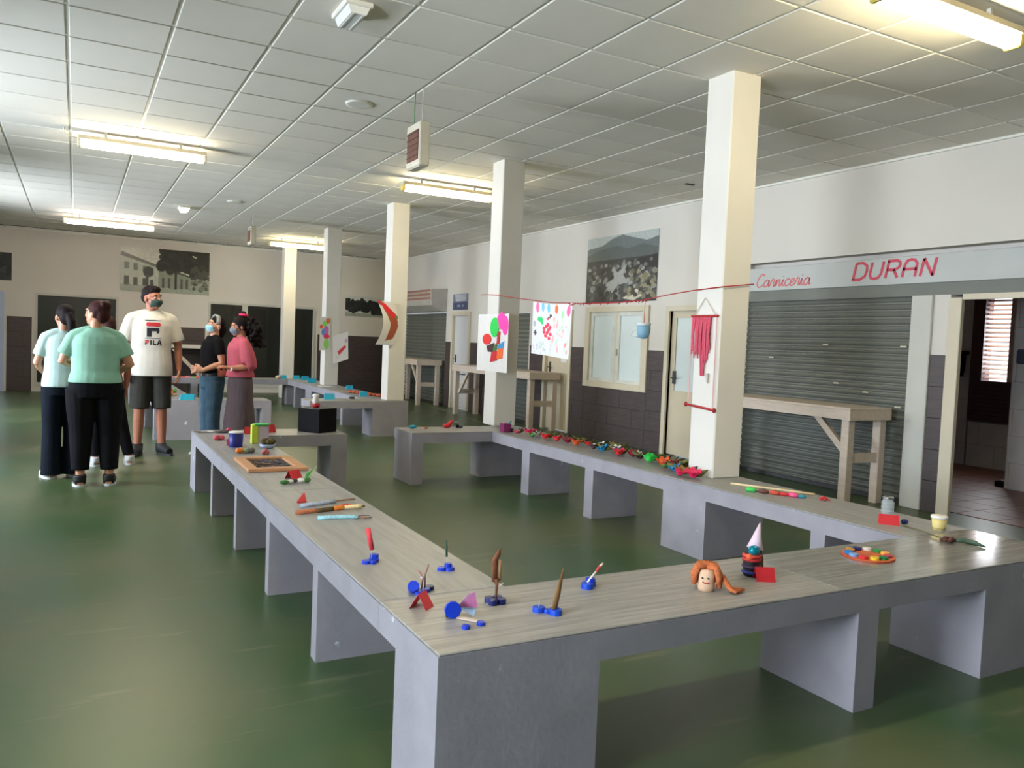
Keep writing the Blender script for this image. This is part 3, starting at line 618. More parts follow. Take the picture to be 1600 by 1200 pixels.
c = Canvas(60, 34, (40, 42, 44)); c.blobs(30, (0, 1, .3, 1), (.05, .14), [(20, 22, 22), (52, 56, 56), (34, 36, 36)], 2); c.poly([(0, 0), (0, .5), (.5, .25), (.75, 0)], (196, 204, 208)); c.noise(.1, 3)
tag(c.sheet('wall_photograph', (-2.2, YF-.012, 2.25), (1.04, 0, 0), (0, 0, .56), .0118, AP), 'dark photograph above the pale blue entrance door', 'photograph')
c = Canvas(90, 44, (196, 200, 192)); c.rect(0, 1, 0, .18, (150, 154, 140)); c.blobs(110, (.05, .98, .28, .70), (.03, .075), [(26, 30, 28), (18, 20, 20), (40, 44, 40)], 4); c.blobs(24, (.02, .45, .5, .85), (.02, .05), [(34, 38, 36), (24, 26, 26)], 8); c.rect(.7, 1, .12, .4, (40, 40, 36)); c.noise(.08, 3)
tag(c.sheet('wall_photograph', (5.78, YF-.012, 1.90), (1.07, 0, 0), (0, 0, .50), .0118, AP), 'pale photograph of dark trees above the dark far wall tiles', 'photograph')
c = Canvas(180, 106, (176, 182, 176)); c.poly([(0, .55), (0, .83), (.22, .86), (.38, .95), (.52, .99), (.66, .93), (.85, .86), (1, .90), (1, .55)], (104, 112, 110)); c.poly([(0, .60), (.0, .72), (.2, .80), (.45, .84), (.6, .78), (.8, .82), (1, .74), (1, .55)], (84, 92, 90)); c.rect(0, 1, 0, .64, (52, 54, 54)); c.poly([(.55, .58), (1, .66), (1, .42), (.6, .45)], (34, 36, 36))
rr = random.Random(11)
for k in range(150):
    x, y = rr.uniform(0, .98), rr.uniform(.02, .58); s = .02+.05*(1-y); g = rr.choice([90, 110, 128, 150, 40, 30, 64, 76]); c.poly([(x, y), (x+s, y+s*.2), (x+s, y+s*.9), (x+s*.5, y+s*1.3), (x, y+s*.8)], (g, g+2, g-2))
c.poly([(.30, .28), (.42, .36), (.40, .52), (.47, .44), (.60, .56), (.55, .40), (.62, .28), (.48, .26), (.40, .14)], (156, 156, 152)); c.poly([(.55, .06), (.8, .22), (.86, .1), (.7, .02)], (196, 192, 172)); [c.poly([(x, y), (x+.05, y+.015), (x+.048, y+.05), (x+.02, y+.075), (x-.004, y+.04)], q_) for x, y, q_ in [(rr.uniform(.6, .95), rr.uniform(.03, .42), rr.choice([(120, 116, 92), (96, 94, 78), (60, 58, 50), (140, 134, 108)])) for _ in range(46)]]; c.noise(.08, 3)
tag(c.sheet('wall_photograph', (XW-.012, 10.46, 2.06), (0, -1.72, 0), (0, 0, .98), .0118, AP), 'black and white photograph of a hillside village below a mountain', 'photograph')

# ------------------------------------------------------------------ things hung on and between the columns
st = MB(); pts = [(3.925, 8.0, 1.915), (3.925, 7.88, 1.915), (3.925, 7.60, 1.90), (3.95, 7.5, 1.885), (3.97, 7.1, 1.845), (3.98, 6.6, 1.80), (3.98, 6.0, 1.775), (3.97, 5.5, 1.77), (3.97, 5.15, 1.785), (3.95, 4.8, 1.815), (3.925, 4.52, 1.832), (3.925, 4.22, 1.846), (4.05, 4.225, 1.862), (4.215, 4.225, 1.884), (4.215, 4.45, 1.886)]
st.tube(pts, .004, 6); rs = thing('red_string', 'thin red string tied between the collage column and the woven hanging column', 'string', (3.925, 7.6, 1.90)); st.build('twine', mat('red_twine', (176, 44, 46), .8), rs, True)
kn = MB()
for k in range(26):
    a = 5.2+k*.022*0; y = 5.12+.045*k; kn.tube([(3.972, y, 1.772+.004*(k % 3)), (3.972+.012*math.sin(k), y+.03, 1.77+.012*math.cos(k*2))], [.006, .003], 5)
tag(kn.build('yarn_wrap', mat('red_yarn', (170, 36, 44), .9), rs), 'frayed red yarn', kind='stuff')
# big drawn paper pegged on the string
c = Canvas(110, 80, (232, 228, 224))
cl = [(255, 120, 170), (60, 210, 120), (255, 120, 60), (120, 200, 230), (240, 70, 90), (170, 240, 170), (250, 150, 150)]
for x, y, rx, ry, q in [(.13, .90, .045, .10, 0), (.27, .92, .035, .09, 3), (.42, .91, .035, .09, 3), (.62, .90, .04, .085, 2), (.92, .86, .045, .10, 0), (.78, .80, .03, .07, 5), (.20, .68, .07, .05, 1), (.25, .62, .03, .04, 1)]: c.ell(x, y, rx, ry, cl[q])
c.rect(.40, .46, .72, .75, (60, 50, 60)).rect(.45, .50, .75, .80, (60, 50, 60)).rect(.36, .43, .69, .73, (230, 60, 80))
for x, y in [(.30, .52), (.36, .56), (.42, .50), (.38, .44), (.46, .55), (.34, .38), (.43, .34), (.47, .42), (.40, .60), (.30, .45)]: c.ell(x, y, .04, .035, (236, 66, 92))
c.rect(.04, .12, .40, .43, (50, 50, 60)).rect(.06, .10, .36, .46, (60, 60, 70)).ell(.06, .58, .03, .06, (180, 180, 186)); 
rr = random.Random(5)
for k in range(34): c.ell(rr.uniform(.5, .96), rr.uniform(.06, .72), rr.uniform(.012, .03), rr.uniform(.02, .06), rr.choice([cl[5], cl[4], cl[6], (190, 240, 190)]), .55)
for k in range(26): c.ell(rr.uniform(.05, .5), rr.uniform(.03, .24), rr.uniform(.008, .02), rr.uniform(.02, .04), rr.choice([(190, 190, 205), (200, 230, 200), (210, 205, 215)]), .8)
ppr = c.sheet('painted_paper', (3.975, 6.93, 1.305), (0, -.72, -.035), (0, 0, .515), .002, attrmat('paper_print', .8), bend=lambda a, b: (.02*math.sin(a*5)*(1-b), 0, -.02*math.sin(a*PI)*b))
tag(ppr, 'white paper covered in bright painted marks hanging from the string', 'painting')
cu = thing('hanging_mug', 'small light blue paper mug hanging from the red string', 'ornament', (3.97, 5.14, 1.475))
MB().lathe((3.97, 5.14, 1.475), [(.012, 0), (.038, .008), (.052, .045), (.055, .09), (.050, .105)], 18).build('cup', mat('pale_blue_foam', (128, 168, 190), .6), cu, True); MB().lathe((3.97, 5.14, 1.578), [(.056, 0), (.057, .02), (.05, .024)], 18).build('rim', mat('white_foam', (216, 220, 222), .7), cu, True)
hk = MB().tube([(3.955, 5.20, 1.55), (3.95, 5.25, 1.54), (3.945, 5.26, 1.50), (3.955, 5.20, 1.49)], .006, 6); hk.build('handle', MATS['white_foam'], cu, True); MB().tube([(3.97, 5.14, 1.60), (3.972, 5.14, 1.69), (3.972, 5.14, 1.783)], .0025, 5).build('cord', MATS['red_twine'], cu)
# woven hanging on the first column
wv = thing('woven_hanging', 'red and pink woven thread hanging on the column beside the lettered sign', 'wall hanging', (3.93, 4.39, 1.0)); mp = mat('red_rod', (160, 34, 36), .6); pk = mat('pink_thread', (206, 84, 104), .9, .2, 80)
XH = 3.926
MB().tube([(XH, 4.525, 1.645), (XH, 4.255, 1.645)], .009, 8).build('rod', mp, wv); MB().tube([(XH, 4.54, 1.005), (XH, 4.245, .985)], .009, 8).build('rod', mp, wv)
for y in (4.54, 4.245): MB().ell((XH, y, 1.005 if y > 4.4 else .985), (.016, .012, .018)).build('knob', mp, wv)
MB().tube([(XH, 4.50, 1.65), (3.932, 4.40, 1.775), (XH, 4.28, 1.65)], .003, 5).build('hanger', M_wood, wv)
for y in (4.52, 4.265): MB().tube([(XH, y, 1.645), (XH, y, .99)], .004, 6).build('warp_thread', mat('pale_pink_thread', (226, 176, 170), .9), wv)
for k in range(15):
    y = 4.51-k*.013; lo = 1.37+.03*math.sin(k*2.1) if k < 8 else (1.22 if 8 <= k < 11 else 1.36+.05*math.sin(k)); MB().tube([(XH, y, 1.645), (XH-.006*(k % 3), y+.004*math.sin(k), 1.5), (XH, y-.003, lo)], [.006, .008, .005], 6).build('weft_thread', pk, wv)
MB().tube([(XH, 4.335, 1.24), (XH, 4.33, 1.17)], [.012, .006], 6).build('tassel', mat('pale_tassel', (206, 200, 190), .9), wv)
# balloon collage on the second column
cb = thing('paper_collage', 'white sheet with cut paper figure and balloons taped to a column', 'collage', (3.93, 7.70, 1.07)); X2 = 3.934
def sheetmesh(y0, y1, z0, z1, X, curl): 
    m = MB(); n = 10; v = []
    for i in range(n+1):
        for z in (z0, z1): a = i/n; v.append((X-curl*(2*a-1)**2, y0+(y1-y0)*a, z))
    w = len(v); v += [(p[0]+.002, p[1], p[2]) for p in v]; f = []
    for i in range(n): f += [(2*i, 2*i+1, 2*i+3, 2*i+2), (w+2*i, w+2*i+2, w+2*i+3, w+2*i+1), (2*i, 2*i+2, w+2*i+2, w+2*i), (2*i+1, w+2*i+1, w+2*i+3, 2*i+3)]
    f += [(0, w, w+1, 1), (2*n, 2*n+1, w+2*n+1, w+2*n)]; return m.add(v, f)
sheetmesh(8.04, 7.33, 1.085, 1.70, X2, .012).build('sheet', M_paper, cb)
def cut(poly, rgb, nm='cut_paper'): MB().prism(poly, 'x', X2-.010-.004*random.random(), X2-.002).build(nm, col(rgb, .7), cb)
def oval(y, z, a, b, n=16): return [(y+a*math.cos(2*PI*k/n), z+b*math.sin(2*PI*k/n)) for k in range(n)]
# placed in sheet space: fraction of width (left to right as seen) and height
def S(fx, fz): return (8.04-.71*fx, 1.085+.615*fz)
cut(oval(*S(.55, .77), .10, .105), (40, 205, 80), 'balloon'); cut(oval(*S(.76, .88), .10, .09), (255, 70, 170), 'balloon'); cut(oval(*S(.90, .80), .07, .10), (255, 70, 170), 'balloon'); cut(oval(*S(.30, .56), .10, .06), (230, 44, 36), 'head')
cut([S(.64, .48), S(.72, .48), S(.74, .70), S(.66, .70)], (180, 40, 44)); cut([S(.30, .44), S(.55, .50), S(.52, .34), S(.36, .34)], (70, 36, 40)); cut([S(.48, .40), S(.66, .52), S(.64, .38), S(.56, .34)], (70, 110, 60)); cut([S(.68, .46), S(.88, .54), S(.86, .42), S(.70, .40)], (60, 140, 190)); cut([S(.44, .16), S(.48, .36), S(.68, .36), S(.66, .20)], (200, 32, 42)); cut([S(.66, .22), S(.68, .42), S(.86, .44), S(.84, .24)], (236, 104, 40))
# curled paper on the third column
c = Canvas(40, 70, (226, 220, 214)); c.poly([(.12, .95), (.30, .98), (.85, .72), (.92, .45), (.80, .15), (.42, .10), (.45, .5), (.2, .8)], (168, 84, 52)); c.poly([(.15, .92), (.4, .95), (.9, .68), (.6, .62), (.3, .75)], (226, 40, 48)); c.ell(.88, .66, .07, .04, (110, 150, 80)); c.poly([(0, 1), (.3, 1), (.12, .88), (0, .9)], (170, 60, 64))
tag(c.sheet('curled_paper', (3.72, 10.93, 1.30), (.27, .03, 0), (.0, 0, .60), .002, attrmat('paper_print', .8), bend=lambda a, b: (.085*math.sin(b*PI)-.0, -.10*math.sin(b*PI)*(1-a)*.6-.02, .03*(1-a)*b)), 'curled paper with red and brown shape taped to a column', 'collage')
# two papers on the fourth column
c = Canvas(30, 60, (222, 216, 208)); 
for x, y, rx, ry, q in [(.75, .88, .2, .09, (236, 110, 50)), (.45, .78, .2, .1, (140, 220, 90)), (.15, .7, .15, .06, (236, 90, 60)), (.6, .6, .25, .14, (200, 110, 180)), (.35, .55, .2, .1, (110, 140, 200)), (.65, .42, .28, .08, (226, 60, 90)), (.65, .2, .25, .16, (150, 210, 100))]: c.ell(x, y, rx, ry, q)
tag(c.sheet('pinned_paper', (3.84, 14.33, 1.13), (.19, -.0, 0), (0, 0, .60), .002, attrmat('paper_print', .8)), 'narrow paper with bright round cut outs on a column', 'collage')
c = Canvas(30, 40, (222, 216, 210)); c.poly([(.3, .4), (.8, .55), (.85, .45), (.4, .25)], (206, 60, 62)); c.ell(.85, .68, .1, .07, (200, 150, 190)); c.ell(.3, .2, .1, .05, (214, 204, 198))
tag(c.sheet('pinned_paper', (4.08, 14.30, .89), (.28, 0, .10), (.0, .04, .50), .002, attrmat('paper_print', .8), bend=lambda a, b: (.0, -.03*(1-b), 0)), 'tilted white paper with a red cut out on a column', 'collage')

# ================================================================== CRAFTS ON THE BENCHES
Z = BT
def V3(x, y, z=0): return (x, y, Z+z)
def craft(name, label, cat, x, y, group=None): return thing(name, label, cat, (x, y, Z), group)
capg = MB()
def cap(parent, x, y, z=0, r=.0175, h=.013, m=None, ax=(0, 0, 1), nm='bottle_cap'):
    mb = MB(); n = 20; c = Vector((x, y, Z+z)); q = Vector((0, 0, 1)).rotation_difference(Vector(ax)); prof = [(r, 0), (r, h*.85), (r*.94, h), (r*.2, h)]
    rings = [[c + q @ Vector(((rr*(1.03 if (i % 2 and k < 2) else 1))*math.cos(2*PI*i/n), (rr*(1.03 if (i % 2 and k < 2) else 1))*math.sin(2*PI*i/n), zz)) for i in range(n)] for k, (rr, zz) in enumerate(prof)]
    mb.loft(rings); return mb.build(nm, m or M_blue, parent)
def rod(parent, pts, r, m, nm, n=7): return MB().tube([V3(*p) for p in pts], r, n).build(nm, m, parent, True)
def tent(label, x, y, rot, w=.055, h=.045, m=None, name='folded_card'):
    mb = MB(); ca, sa = math.cos(rot), math.sin(rot); d = .03; t = .0012
    def R_(a, b, z): return (x+a*ca-b*sa, y+a*sa+b*ca, Z+z)
    for s in (-1, 1):
        mb.add([R_(-w/2, s*d, 0), R_(w/2, s*d, 0), R_(w/2, 0, h), R_(-w/2, 0, h), R_(-w/2, s*(d+t), 0), R_(w/2, s*(d+t), 0), R_(w/2, s*t*.5, h+t), R_(-w/2, s*t*.5, h+t)], [(0,1,2,3),(7,6,5,4),(0,4,5,1),(1,5,6,2),(2,6,7,3),(3,7,4,0)])
    return single(mb, name, m or M_red, label, 'card')
def scale_parts(root, k, rot=None):
    o_ = ORG[root.name]; T = (rot or Matrix.Identity(4)) @ Matrix.Scale(k, 4)
    for ch in COL.objects:
        if ch.parent == root: ch.data.transform(T)
COR = col((216, 62, 70), .7)
# bottle cap sculptures
a = craft('cap_sculpture', 'blue bottle caps holding a wire stem with a red paper tube', 'sculpture', 1.044, 3.03)
cap(a, 1.02, 3.015); cap(a, 1.056, 3.03, 0, .02); cap(a, 1.062, 3.045, .013, .018); cap(a, 1.043, 3.0, 0, .012)
rod(a, [(1.045, 3.03, .01), (1.045, 3.03, .06)], .0015, M_frame, 'wire'); rod(a, [(1.046, 3.03, .05), (1.028, 3.03, .135)], .010, COR, 'paper_tube', 10)
a = craft('cap_sculpture', 'blue bottle caps with a small twisted pink wire figure', 'sculpture', 1.09, 2.61)
cap(a, 1.055, 2.60, .018, .02, .026, None, (-.3, -.7, .5)); cap(a, 1.07, 2.585, 0, .018); cap(a, 1.10, 2.60); cap(a, 1.125, 2.62, 0, .016, m=mat('navy_cap', (12, 26, 100), .35)); cap(a, 1.065, 2.625, 0, .017)
rod(a, [(1.085, 2.60, 0), (1.09, 2.60, .05), (1.075, 2.60, .075), (1.065, 2.60, .08)], .003, col((196, 140, 130)), 'wire'); rod(a, [(1.10, 2.605, .01), (1.10, 2.605, .06), (1.112, 2.605, .095)], .0025, col((150, 96, 90)), 'wire'); rod(a, [(1.082, 2.60, .05), (1.098, 2.605, .055)], .005, col((206, 190, 180)), 'wire_knot')
a = craft('cap_sculpture', 'blue bottle caps holding a thin dark green stem', 'sculpture', 1.28, 2.83)
cap(a, 1.262, 2.825); cap(a, 1.29, 2.815, 0, .019); cap(a, 1.298, 2.84, 0, .017); cap(a, 1.288, 2.826, .013, .014)
rod(a, [(1.284, 2.83, .012), (1.283, 2.83, .06)], .0018, M_frame, 'wire'); rod(a, [(1.283, 2.83, .05), (1.278, 2.83, .115)], .0045, col((44, 74, 52)), 'stem')
tent('small pink red folded card between the bottle cap crafts', 1.025, 2.45, .75, .06, .05, COR)
a = craft('cap_cart', 'small cart of blue caps with a pink and blue paper fan', 'sculpture', 1.11, 2.30)
cap(a, 1.078, 2.318, .027, .027, .012, None, (-.25, -.95, .15), 'cap_disc'); cap(a, 1.078, 2.213, .0, .013, .010); cap(a, 1.136, 2.226, .0, .014, .010); cap(a, 1.075, 2.333, .0, .012, .016, M_black)
MB().add([V3(1.085, 2.30, .002), V3(1.13, 2.245, .002), V3(1.142, 2.255, .002), V3(1.10, 2.31, .002), V3(1.085, 2.30, .006), V3(1.13, 2.245, .006), V3(1.142, 2.255, .006), V3(1.10, 2.31, .006)], [(3,2,1,0),(4,5,6,7),(0,1,5,4),(1,2,6,5),(2,3,7,6),(3,0,4,7)]).build('stick', M_wood, a)
fan = [(.0, .0, .03), (.035, .0, .065), (.062, .0, .070), (.068, .0, .02), (.045, -.01, .0)]
for k, rgb in enumerate([(216, 170, 200), (204, 120, 170), (150, 180, 220)]):
    p0, p1, p2 = (1.098, 2.325, .03), *[(1.098+fan[k+1][0], 2.325+fan[k+1][1], fan[k+1][2]+.004), (1.098+fan[k+2][0], 2.325+fan[k+2][1]-.012*k, fan[k+2][2]+.004)]
    q = [V3(*p) for p in (p0, p1, p2)]; MB().add(q+[(v[0], v[1]+.0015, v[2]) for v in q], [(0,1,2),(5,4,3),(0,3,4,1),(1,4,5,2),(2,5,3,0)]).build('paper_fold', col(rgb, .7), a)
a = craft('cap_sculpture', 'four dark blue caps holding a tall brown twig', 'sculpture', 1.277, 2.40)
for dx, dy in ((-.016, -.014), (.016, -.014), (-.016, .016), (.016, .016)): cap(a, 1.277+dx, 2.40+dy, 0, .016, .018, MATS['navy_cap'])
br = mat('twig_brown', (120, 74, 46), .8, .25, 30)
MB().tube([V3(1.278, 2.40, .005), V3(1.28, 2.40, .06), V3(1.275, 2.40, .085)], [.004, .005, .012], 8).build('twig', br, a, True); MB().tube([V3(1.270, 2.40, .075), V3(1.268, 2.40, .15), V3(1.282, 2.40, .17), V3(1.286, 2.40, .188)], [.011, .013, .010, .004], 8, flat=.6).build('bark', br, a, True); rod(a, [(1.28, 2.40, .05), (1.30, 2.39, .07)], .002, M_wood, 'side_twig'); MB().tube([V3(1.288, 2.395, .08), V3(1.287, 2.395, .15)], [.005, .006], 8).build('bark_strip', col((150, 110, 70)), a, True)
a = craft('cap_sculpture', 'two blue caps holding a brown cone shaped feather', 'sculpture', 1.395, 2.245)
M_br2 = mat('bright_blue_cap', (16, 70, 190), .35, .05); cap(a, 1.372, 2.268, 0, .021, .017, M_br2); cap(a, 1.41, 2.222, 0, .022, .018, M_br2); cap(a, 1.392, 2.245, 0, .012, .012, M_br2)
MB().tube([V3(1.405, 2.225, .015), V3(1.418, 2.225, .07), V3(1.436, 2.225, .152)], [.012, .011, .003], 8, flat=.5).build('feather', mat('feather_tan', (132, 96, 54), .7, .2, 40, stretch=(1, 1, .3)), a, True); rod(a, [(1.372, 2.268, .015), (1.374, 2.268, .034)], .0015, M_frame, 'wire')
a = craft('cap_sculpture', 'blue caps holding a leaning white and red matchstick', 'sculpture', 1.685, 2.43)
cap(a, 1.672, 2.425, 0, .023, .02, M_br2); cap(a, 1.70, 2.445, .0, .02, .018, M_blue); cap(a, 1.695, 2.44, .018, .018, .014, M_blue); rod(a, [(1.675, 2.43, .02), (1.715, 2.43, .06)], .004, M_paper, 'stick'); rod(a, [(1.712, 2.43, .057), (1.728, 2.43, .075)], .005, col((190, 60, 56)), 'red_band'); rod(a, [(1.727, 2.43, .074), (1.742, 2.43, .085)], [.0045, .001, ][0], col((226, 206, 186)), 'tip')
# cork figure with orange yarn hair
a = craft('yarn_doll', 'little cork doll with long orange yarn hair', 'doll', 2.12, 2.25)
MB().lathe(V3(2.105, 2.235), [(.020, 0), (.021, .01), (.021, .045), (.017, .052)], 18).build('body', mat('cork_cream', (222, 184, 150), .8, .12, 60), a, True)
MB().tube([V3(2.095, 2.2135, .024), V3(2.105, 2.2125, .021), V3(2.113, 2.2135, .024)], .0016, 6).build('mouth', col((176, 60, 50)), a)
for dx in (-.008, .006): MB().ell(V3(2.103+dx, 2.2140, .034), .0022).build('eye', M_dark, a)
yarn = mat('orange_yarn', (196, 108, 62), .9, .3, 120, .3); rr = random.Random(2)
for k in range(26):
    an = PI*.05+1.9*PI*k/26-PI*.5+.32; hx, hy = math.cos(an), math.sin(an)
    if hy < -.45: continue
    MB().tube([V3(2.105, 2.235, .056), V3(2.105+.022*hx, 2.235+.022*hy, .060), V3(2.105+.031*hx, 2.235+.03*hy, .040), V3(2.105+.032*hx, 2.235+.03*hy, .006+.015*rr.random())], [.005, .009, .009, .006], 6).build('hair_strand', yarn, a, True)
for k in range(5): MB().tube([V3(2.128, 2.24+.006*k, .05-.004*k), V3(2.146, 2.235+.005*k, .03), V3(2.165, 2.225+.004*k, .008), V3(2.178+.005*k, 2.215+.008*k, .007)], [.007, .008, .006, .004], 6).build('hair_tail', yarn, a, True)
scale_parts(a, 1.5, Matrix.Rotation(-.74, 4, 'Z'))
# gnome
a = craft('gnome_figure', 'striped gnome figure with a tall pale pink cone hat', 'figure', 2.40, 2.33)
gx_, gy_ = 2.40, 2.33; bx = mat('gnome_black', (30, 24, 28), .5)
MB().lathe(V3(gx_, gy_), [(.024, 0), (.026, .01), (.027, .05), (.024, .075)], 18).build('body', bx, a, True)
for zz, c_ in [(.008, (40, 50, 130)), (.026, (60, 40, 70)), (.048, (190, 44, 48)), (.060, (206, 66, 50))]: MB().lathe(V3(gx_-.003, gy_-.002, zz), [(.026, 0), (.030, .003), (.030, .007), (.026, .010)], 18).build('stripe', col(c_), a, True)
MB().ell(V3(gx_-.022, gy_-.012, .062), (.013, .012, .012)).build('nose', col((214, 90, 50)), a, True); MB().ell(V3(gx_-.008, gy_-.014, .083), (.020, .018, .016)).build('glitter_ball', mat('teal_glitter', (16, 140, 160), .15, .25, 90, metal=.5), a, True)
MB().tube([V3(gx_+.022, gy_, .075), V3(gx_+.030, gy_, .05), V3(gx_+.03, gy_-.004, .012)], [.012, .014, .012], 8).build('hair', mat('gnome_hair', (112, 76, 50), .9, .2, 60), a, True)
MB().tube([V3(gx_+.010, gy_, .085), V3(gx_+.014, gy_, .11), V3(gx_+.026, gy_, .165)], [.026, .017, .0015], 14).build('cone_hat', mat('pale_pink_felt', (222, 200, 214), .8), a, True)
scale_parts(a, 1.28)
tent('red folded card in front of the gnome figure', 2.40, 2.262, -.50, .075, .05)
# paint palette
a = craft('paint_palette', 'oval orange board ringed with coloured bottle caps', 'palette', 3.14, 2.36)
poly = oval(3.15, 2.365, .12, .115, 24); poly = [(x+.10*(y-2.365), y) for x, y in poly]
MB().prism(poly, 'z', Z, Z+.008).build('board', mat('orange_board', (190, 92, 40), .6, .15, 30), a); MB().prism([(3.15+(x-3.15)*1.02, 2.365+(y-2.365)*1.02) for x, y in poly], 'z', Z+.001, Z+.004).build('edge', col((176, 60, 44)), a)
for k, c_ in enumerate([(24, 120, 200), (120, 160, 210), (210, 40, 40), (230, 190, 40), (20, 110, 50), (200, 50, 80), (236, 170, 60), (30, 130, 60), (224, 218, 206), (24, 30, 110), (206, 150, 40)]):
    an = 2.5+k*2*PI/11; cap(a, 3.15+.088*math.cos(an)+.008*math.sin(an), 2.365+.082*math.sin(an), .0075, .0195, .012, col(c_, .35))
# right corner
tent('red folded card beside the glass jar', 3.88, 2.80, -.90, .10, .05)
a = craft('glass_jar', 'small clear ridged glass jar on the bench edge', 'jar', 4.10, 2.97); gj = mat('jar_glass', (206, 212, 212), .08, .02); gj.node_tree.nodes['Principled BSDF'].inputs['Alpha'].default_value = .42
MB().lathe(V3(4.10, 2.97), [(.030, 0), (.034, .004), (.034, .075), (.028, .084), (.028, .095)], 20).build('glass_body', gj, a, True)
for zz in (.02, .042, .064): MB().lathe(V3(4.10, 2.97, zz), [(.034, 0), (.0365, .003), (.034, .006)], 20).build('glass_ridge', gj, a, True)
MB().lathe(V3(4.10, 2.97, .093), [(.029, 0), (.031, .002), (.031, .010), (.027, .012)], 20).build('lid_ring', mat('steel', (190, 190, 190), .25, 0, metal=1), a, True)
a = craft('blue_stopper', 'small dark blue stopper lying beside the red card', 'stopper', 3.97, 2.77); MB().lathe((3.955, 2.77, Z+.013), [(.012, 0), (.013, .004), (.013, .024), (.008, .028)], 14, ax=(1, -.2, 0)).build('cylinder', MATS['navy_cap'], a, True); MB().lathe((3.983, 2.764, Z+.013), [(.009, 0), (.006, .008)], 12, ax=(1, -.2, 0)).build('tip', M_blue, a)
a = craft('paper_cup', 'pale yellow paper cup standing on the polished corner', 'cup', 4.03, 2.61); MB().lathe(V3(4.03, 2.61), [(.028, 0), (.030, .002), (.038, .060)], 22).build('cup_body', mat('cup_yellow', (226, 206, 130), .6, .04), a, True); MB().lathe(V3(4.03, 2.61, .058), [(.036, 0), (.042, .004), (.042, .016), (.038, .018)], 22).build('rim', M_paper, a, True); MB().lathe(V3(4.03, 2.61, .006), [(.029, 0), (.0312, .002), (.0312, .006), (.029, .008)], 22).build('base_band', col((120, 90, 60)), a, True)
a = craft('dried_flower', 'dried dark red flower on a long green stem', 'flower', 3.79, 2.41); gs = col((58, 80, 56)); rod(a, [(3.90, 2.72, .006), (3.86, 2.60, .010), (3.80, 2.43, .012), (3.79, 2.40, .012)], .004, col((96, 92, 66)), 'stem'); 
for k in range(9): MB().ell(V3(3.785+.022*math.cos(k*.8), 2.405+.02*math.sin(k*.8)-.006*(k % 3), .012+.004*(k % 3)), (.015, .011, .010)).build('petal', mat('dried_petal', (84, 44, 38), .8, .2, 60), a, True)
MB().tube([V3(3.80, 2.40, .010), V3(3.84, 2.36, .018), V3(3.87, 2.31, .012), V3(3.865, 2.26, .006)], [.005, .014, .012, .004], 8, flat=.3).build('leaf', gs, a, True); MB().tube([V3(3.82, 2.395, .012), V3(3.88, 2.37, .014), V3(3.90, 2.32, .008)], [.003, .010, .002], 8, flat=.3).build('leaf', gs, a, True)
# right bench near the first column
single(MB().tube([V3(3.905, 4.02, .008), V3(4.0, 3.84, .009), V3(4.09, 3.68, .008), V3(4.165, 3.54, .008)], .008, 8), 'peeled_stick', mat('peeled_wood', (212, 190, 146), .7, .1, 20), 'long peeled pale stick lying behind the string of beads', 'stick', smooth=True)
a = craft('bead_strip', 'row of coloured beads threaded on a dark cord', 'beads', 3.91, 3.64); P = [(3.84, 3.77), (3.88, 3.70), (3.915, 3.64), (3.945, 3.59), (3.975, 3.545), (4.0, 3.505)]
rod(a, [(x, y, .008) for x, y in P], .004, M_dark, 'cord')
for (x, y), c_, r in zip(P, [(60, 190, 80), (96, 48, 34), (196, 70, 44), (190, 36, 40), (236, 84, 130), (40, 130, 150)], [.016, .013, .014, .012, .016, .011]): MB().tube([V3(x-.014, y+.028, .012), V3(x, y, r), V3(x+.013, y-.026, .012)], [r*.8, r, r*.8], 10).build('bead', col(c_), a, True)
a = craft('red_star', 'small red folded paper star at the end of the beads', 'star', 4.085, 3.40)
for k in range(5): an = k*2*PI/5+.3; MB().add([V3(4.085, 3.40, .028), V3(4.085+.012*math.cos(an-.6), 3.40+.012*math.sin(an-.6), .004), V3(4.085+.042*math.cos(an), 3.40+.042*math.sin(an), .003+.01*(k % 2)), V3(4.085+.012*math.cos(an+.6), 3.40+.012*math.sin(an+.6), .004)], [(0,1,2),(0,2,3),(0,3,1),(1,3,2)]).build('point', col((176, 40, 44)), a)
# left bench
tent('bright red folded card beside the wooden mosaic frame', 1.20, 4.99, .55, .09, .05)
a = craft('leaf_insect', 'green leaf insect with white pebble body', 'figure', 1.18, 4.83); lf_ = col((52, 110, 40)); 
MB().ell(V3(1.10, 4.80, .012), (.028, .016, .012)).build('leaf_ball', lf_, a, True); MB().ell(V3(1.14, 4.815, .012), (.020, .014, .012)).build('pebble', col((206, 204, 186)), a, True); MB().ell(V3(1.17, 4.83, .014), (.016, .016, .012)).build('dark_pebble', M_dark, a, True); MB().ell(V3(1.205, 4.83, .014), (.024, .016, .014)).build('pebble', M_paper, a, True); MB().ell(V3(1.245, 4.83, .014), (.022, .016, .014)).build('leaf_ball', lf_, a, True)
MB().tube([V3(1.235, 4.84, .015), V3(1.25, 4.84, .04), V3(1.285, 4.84, .075)], [.006, .016, .003], 8, flat=.35).build('leaf', col((60, 140, 50)), a, True); MB().tube([V3(1.245, 4.835, .02), V3(1.30, 4.835, .092)], .003, 6).build('pale_stalk', col((176, 190, 150)), a, True)
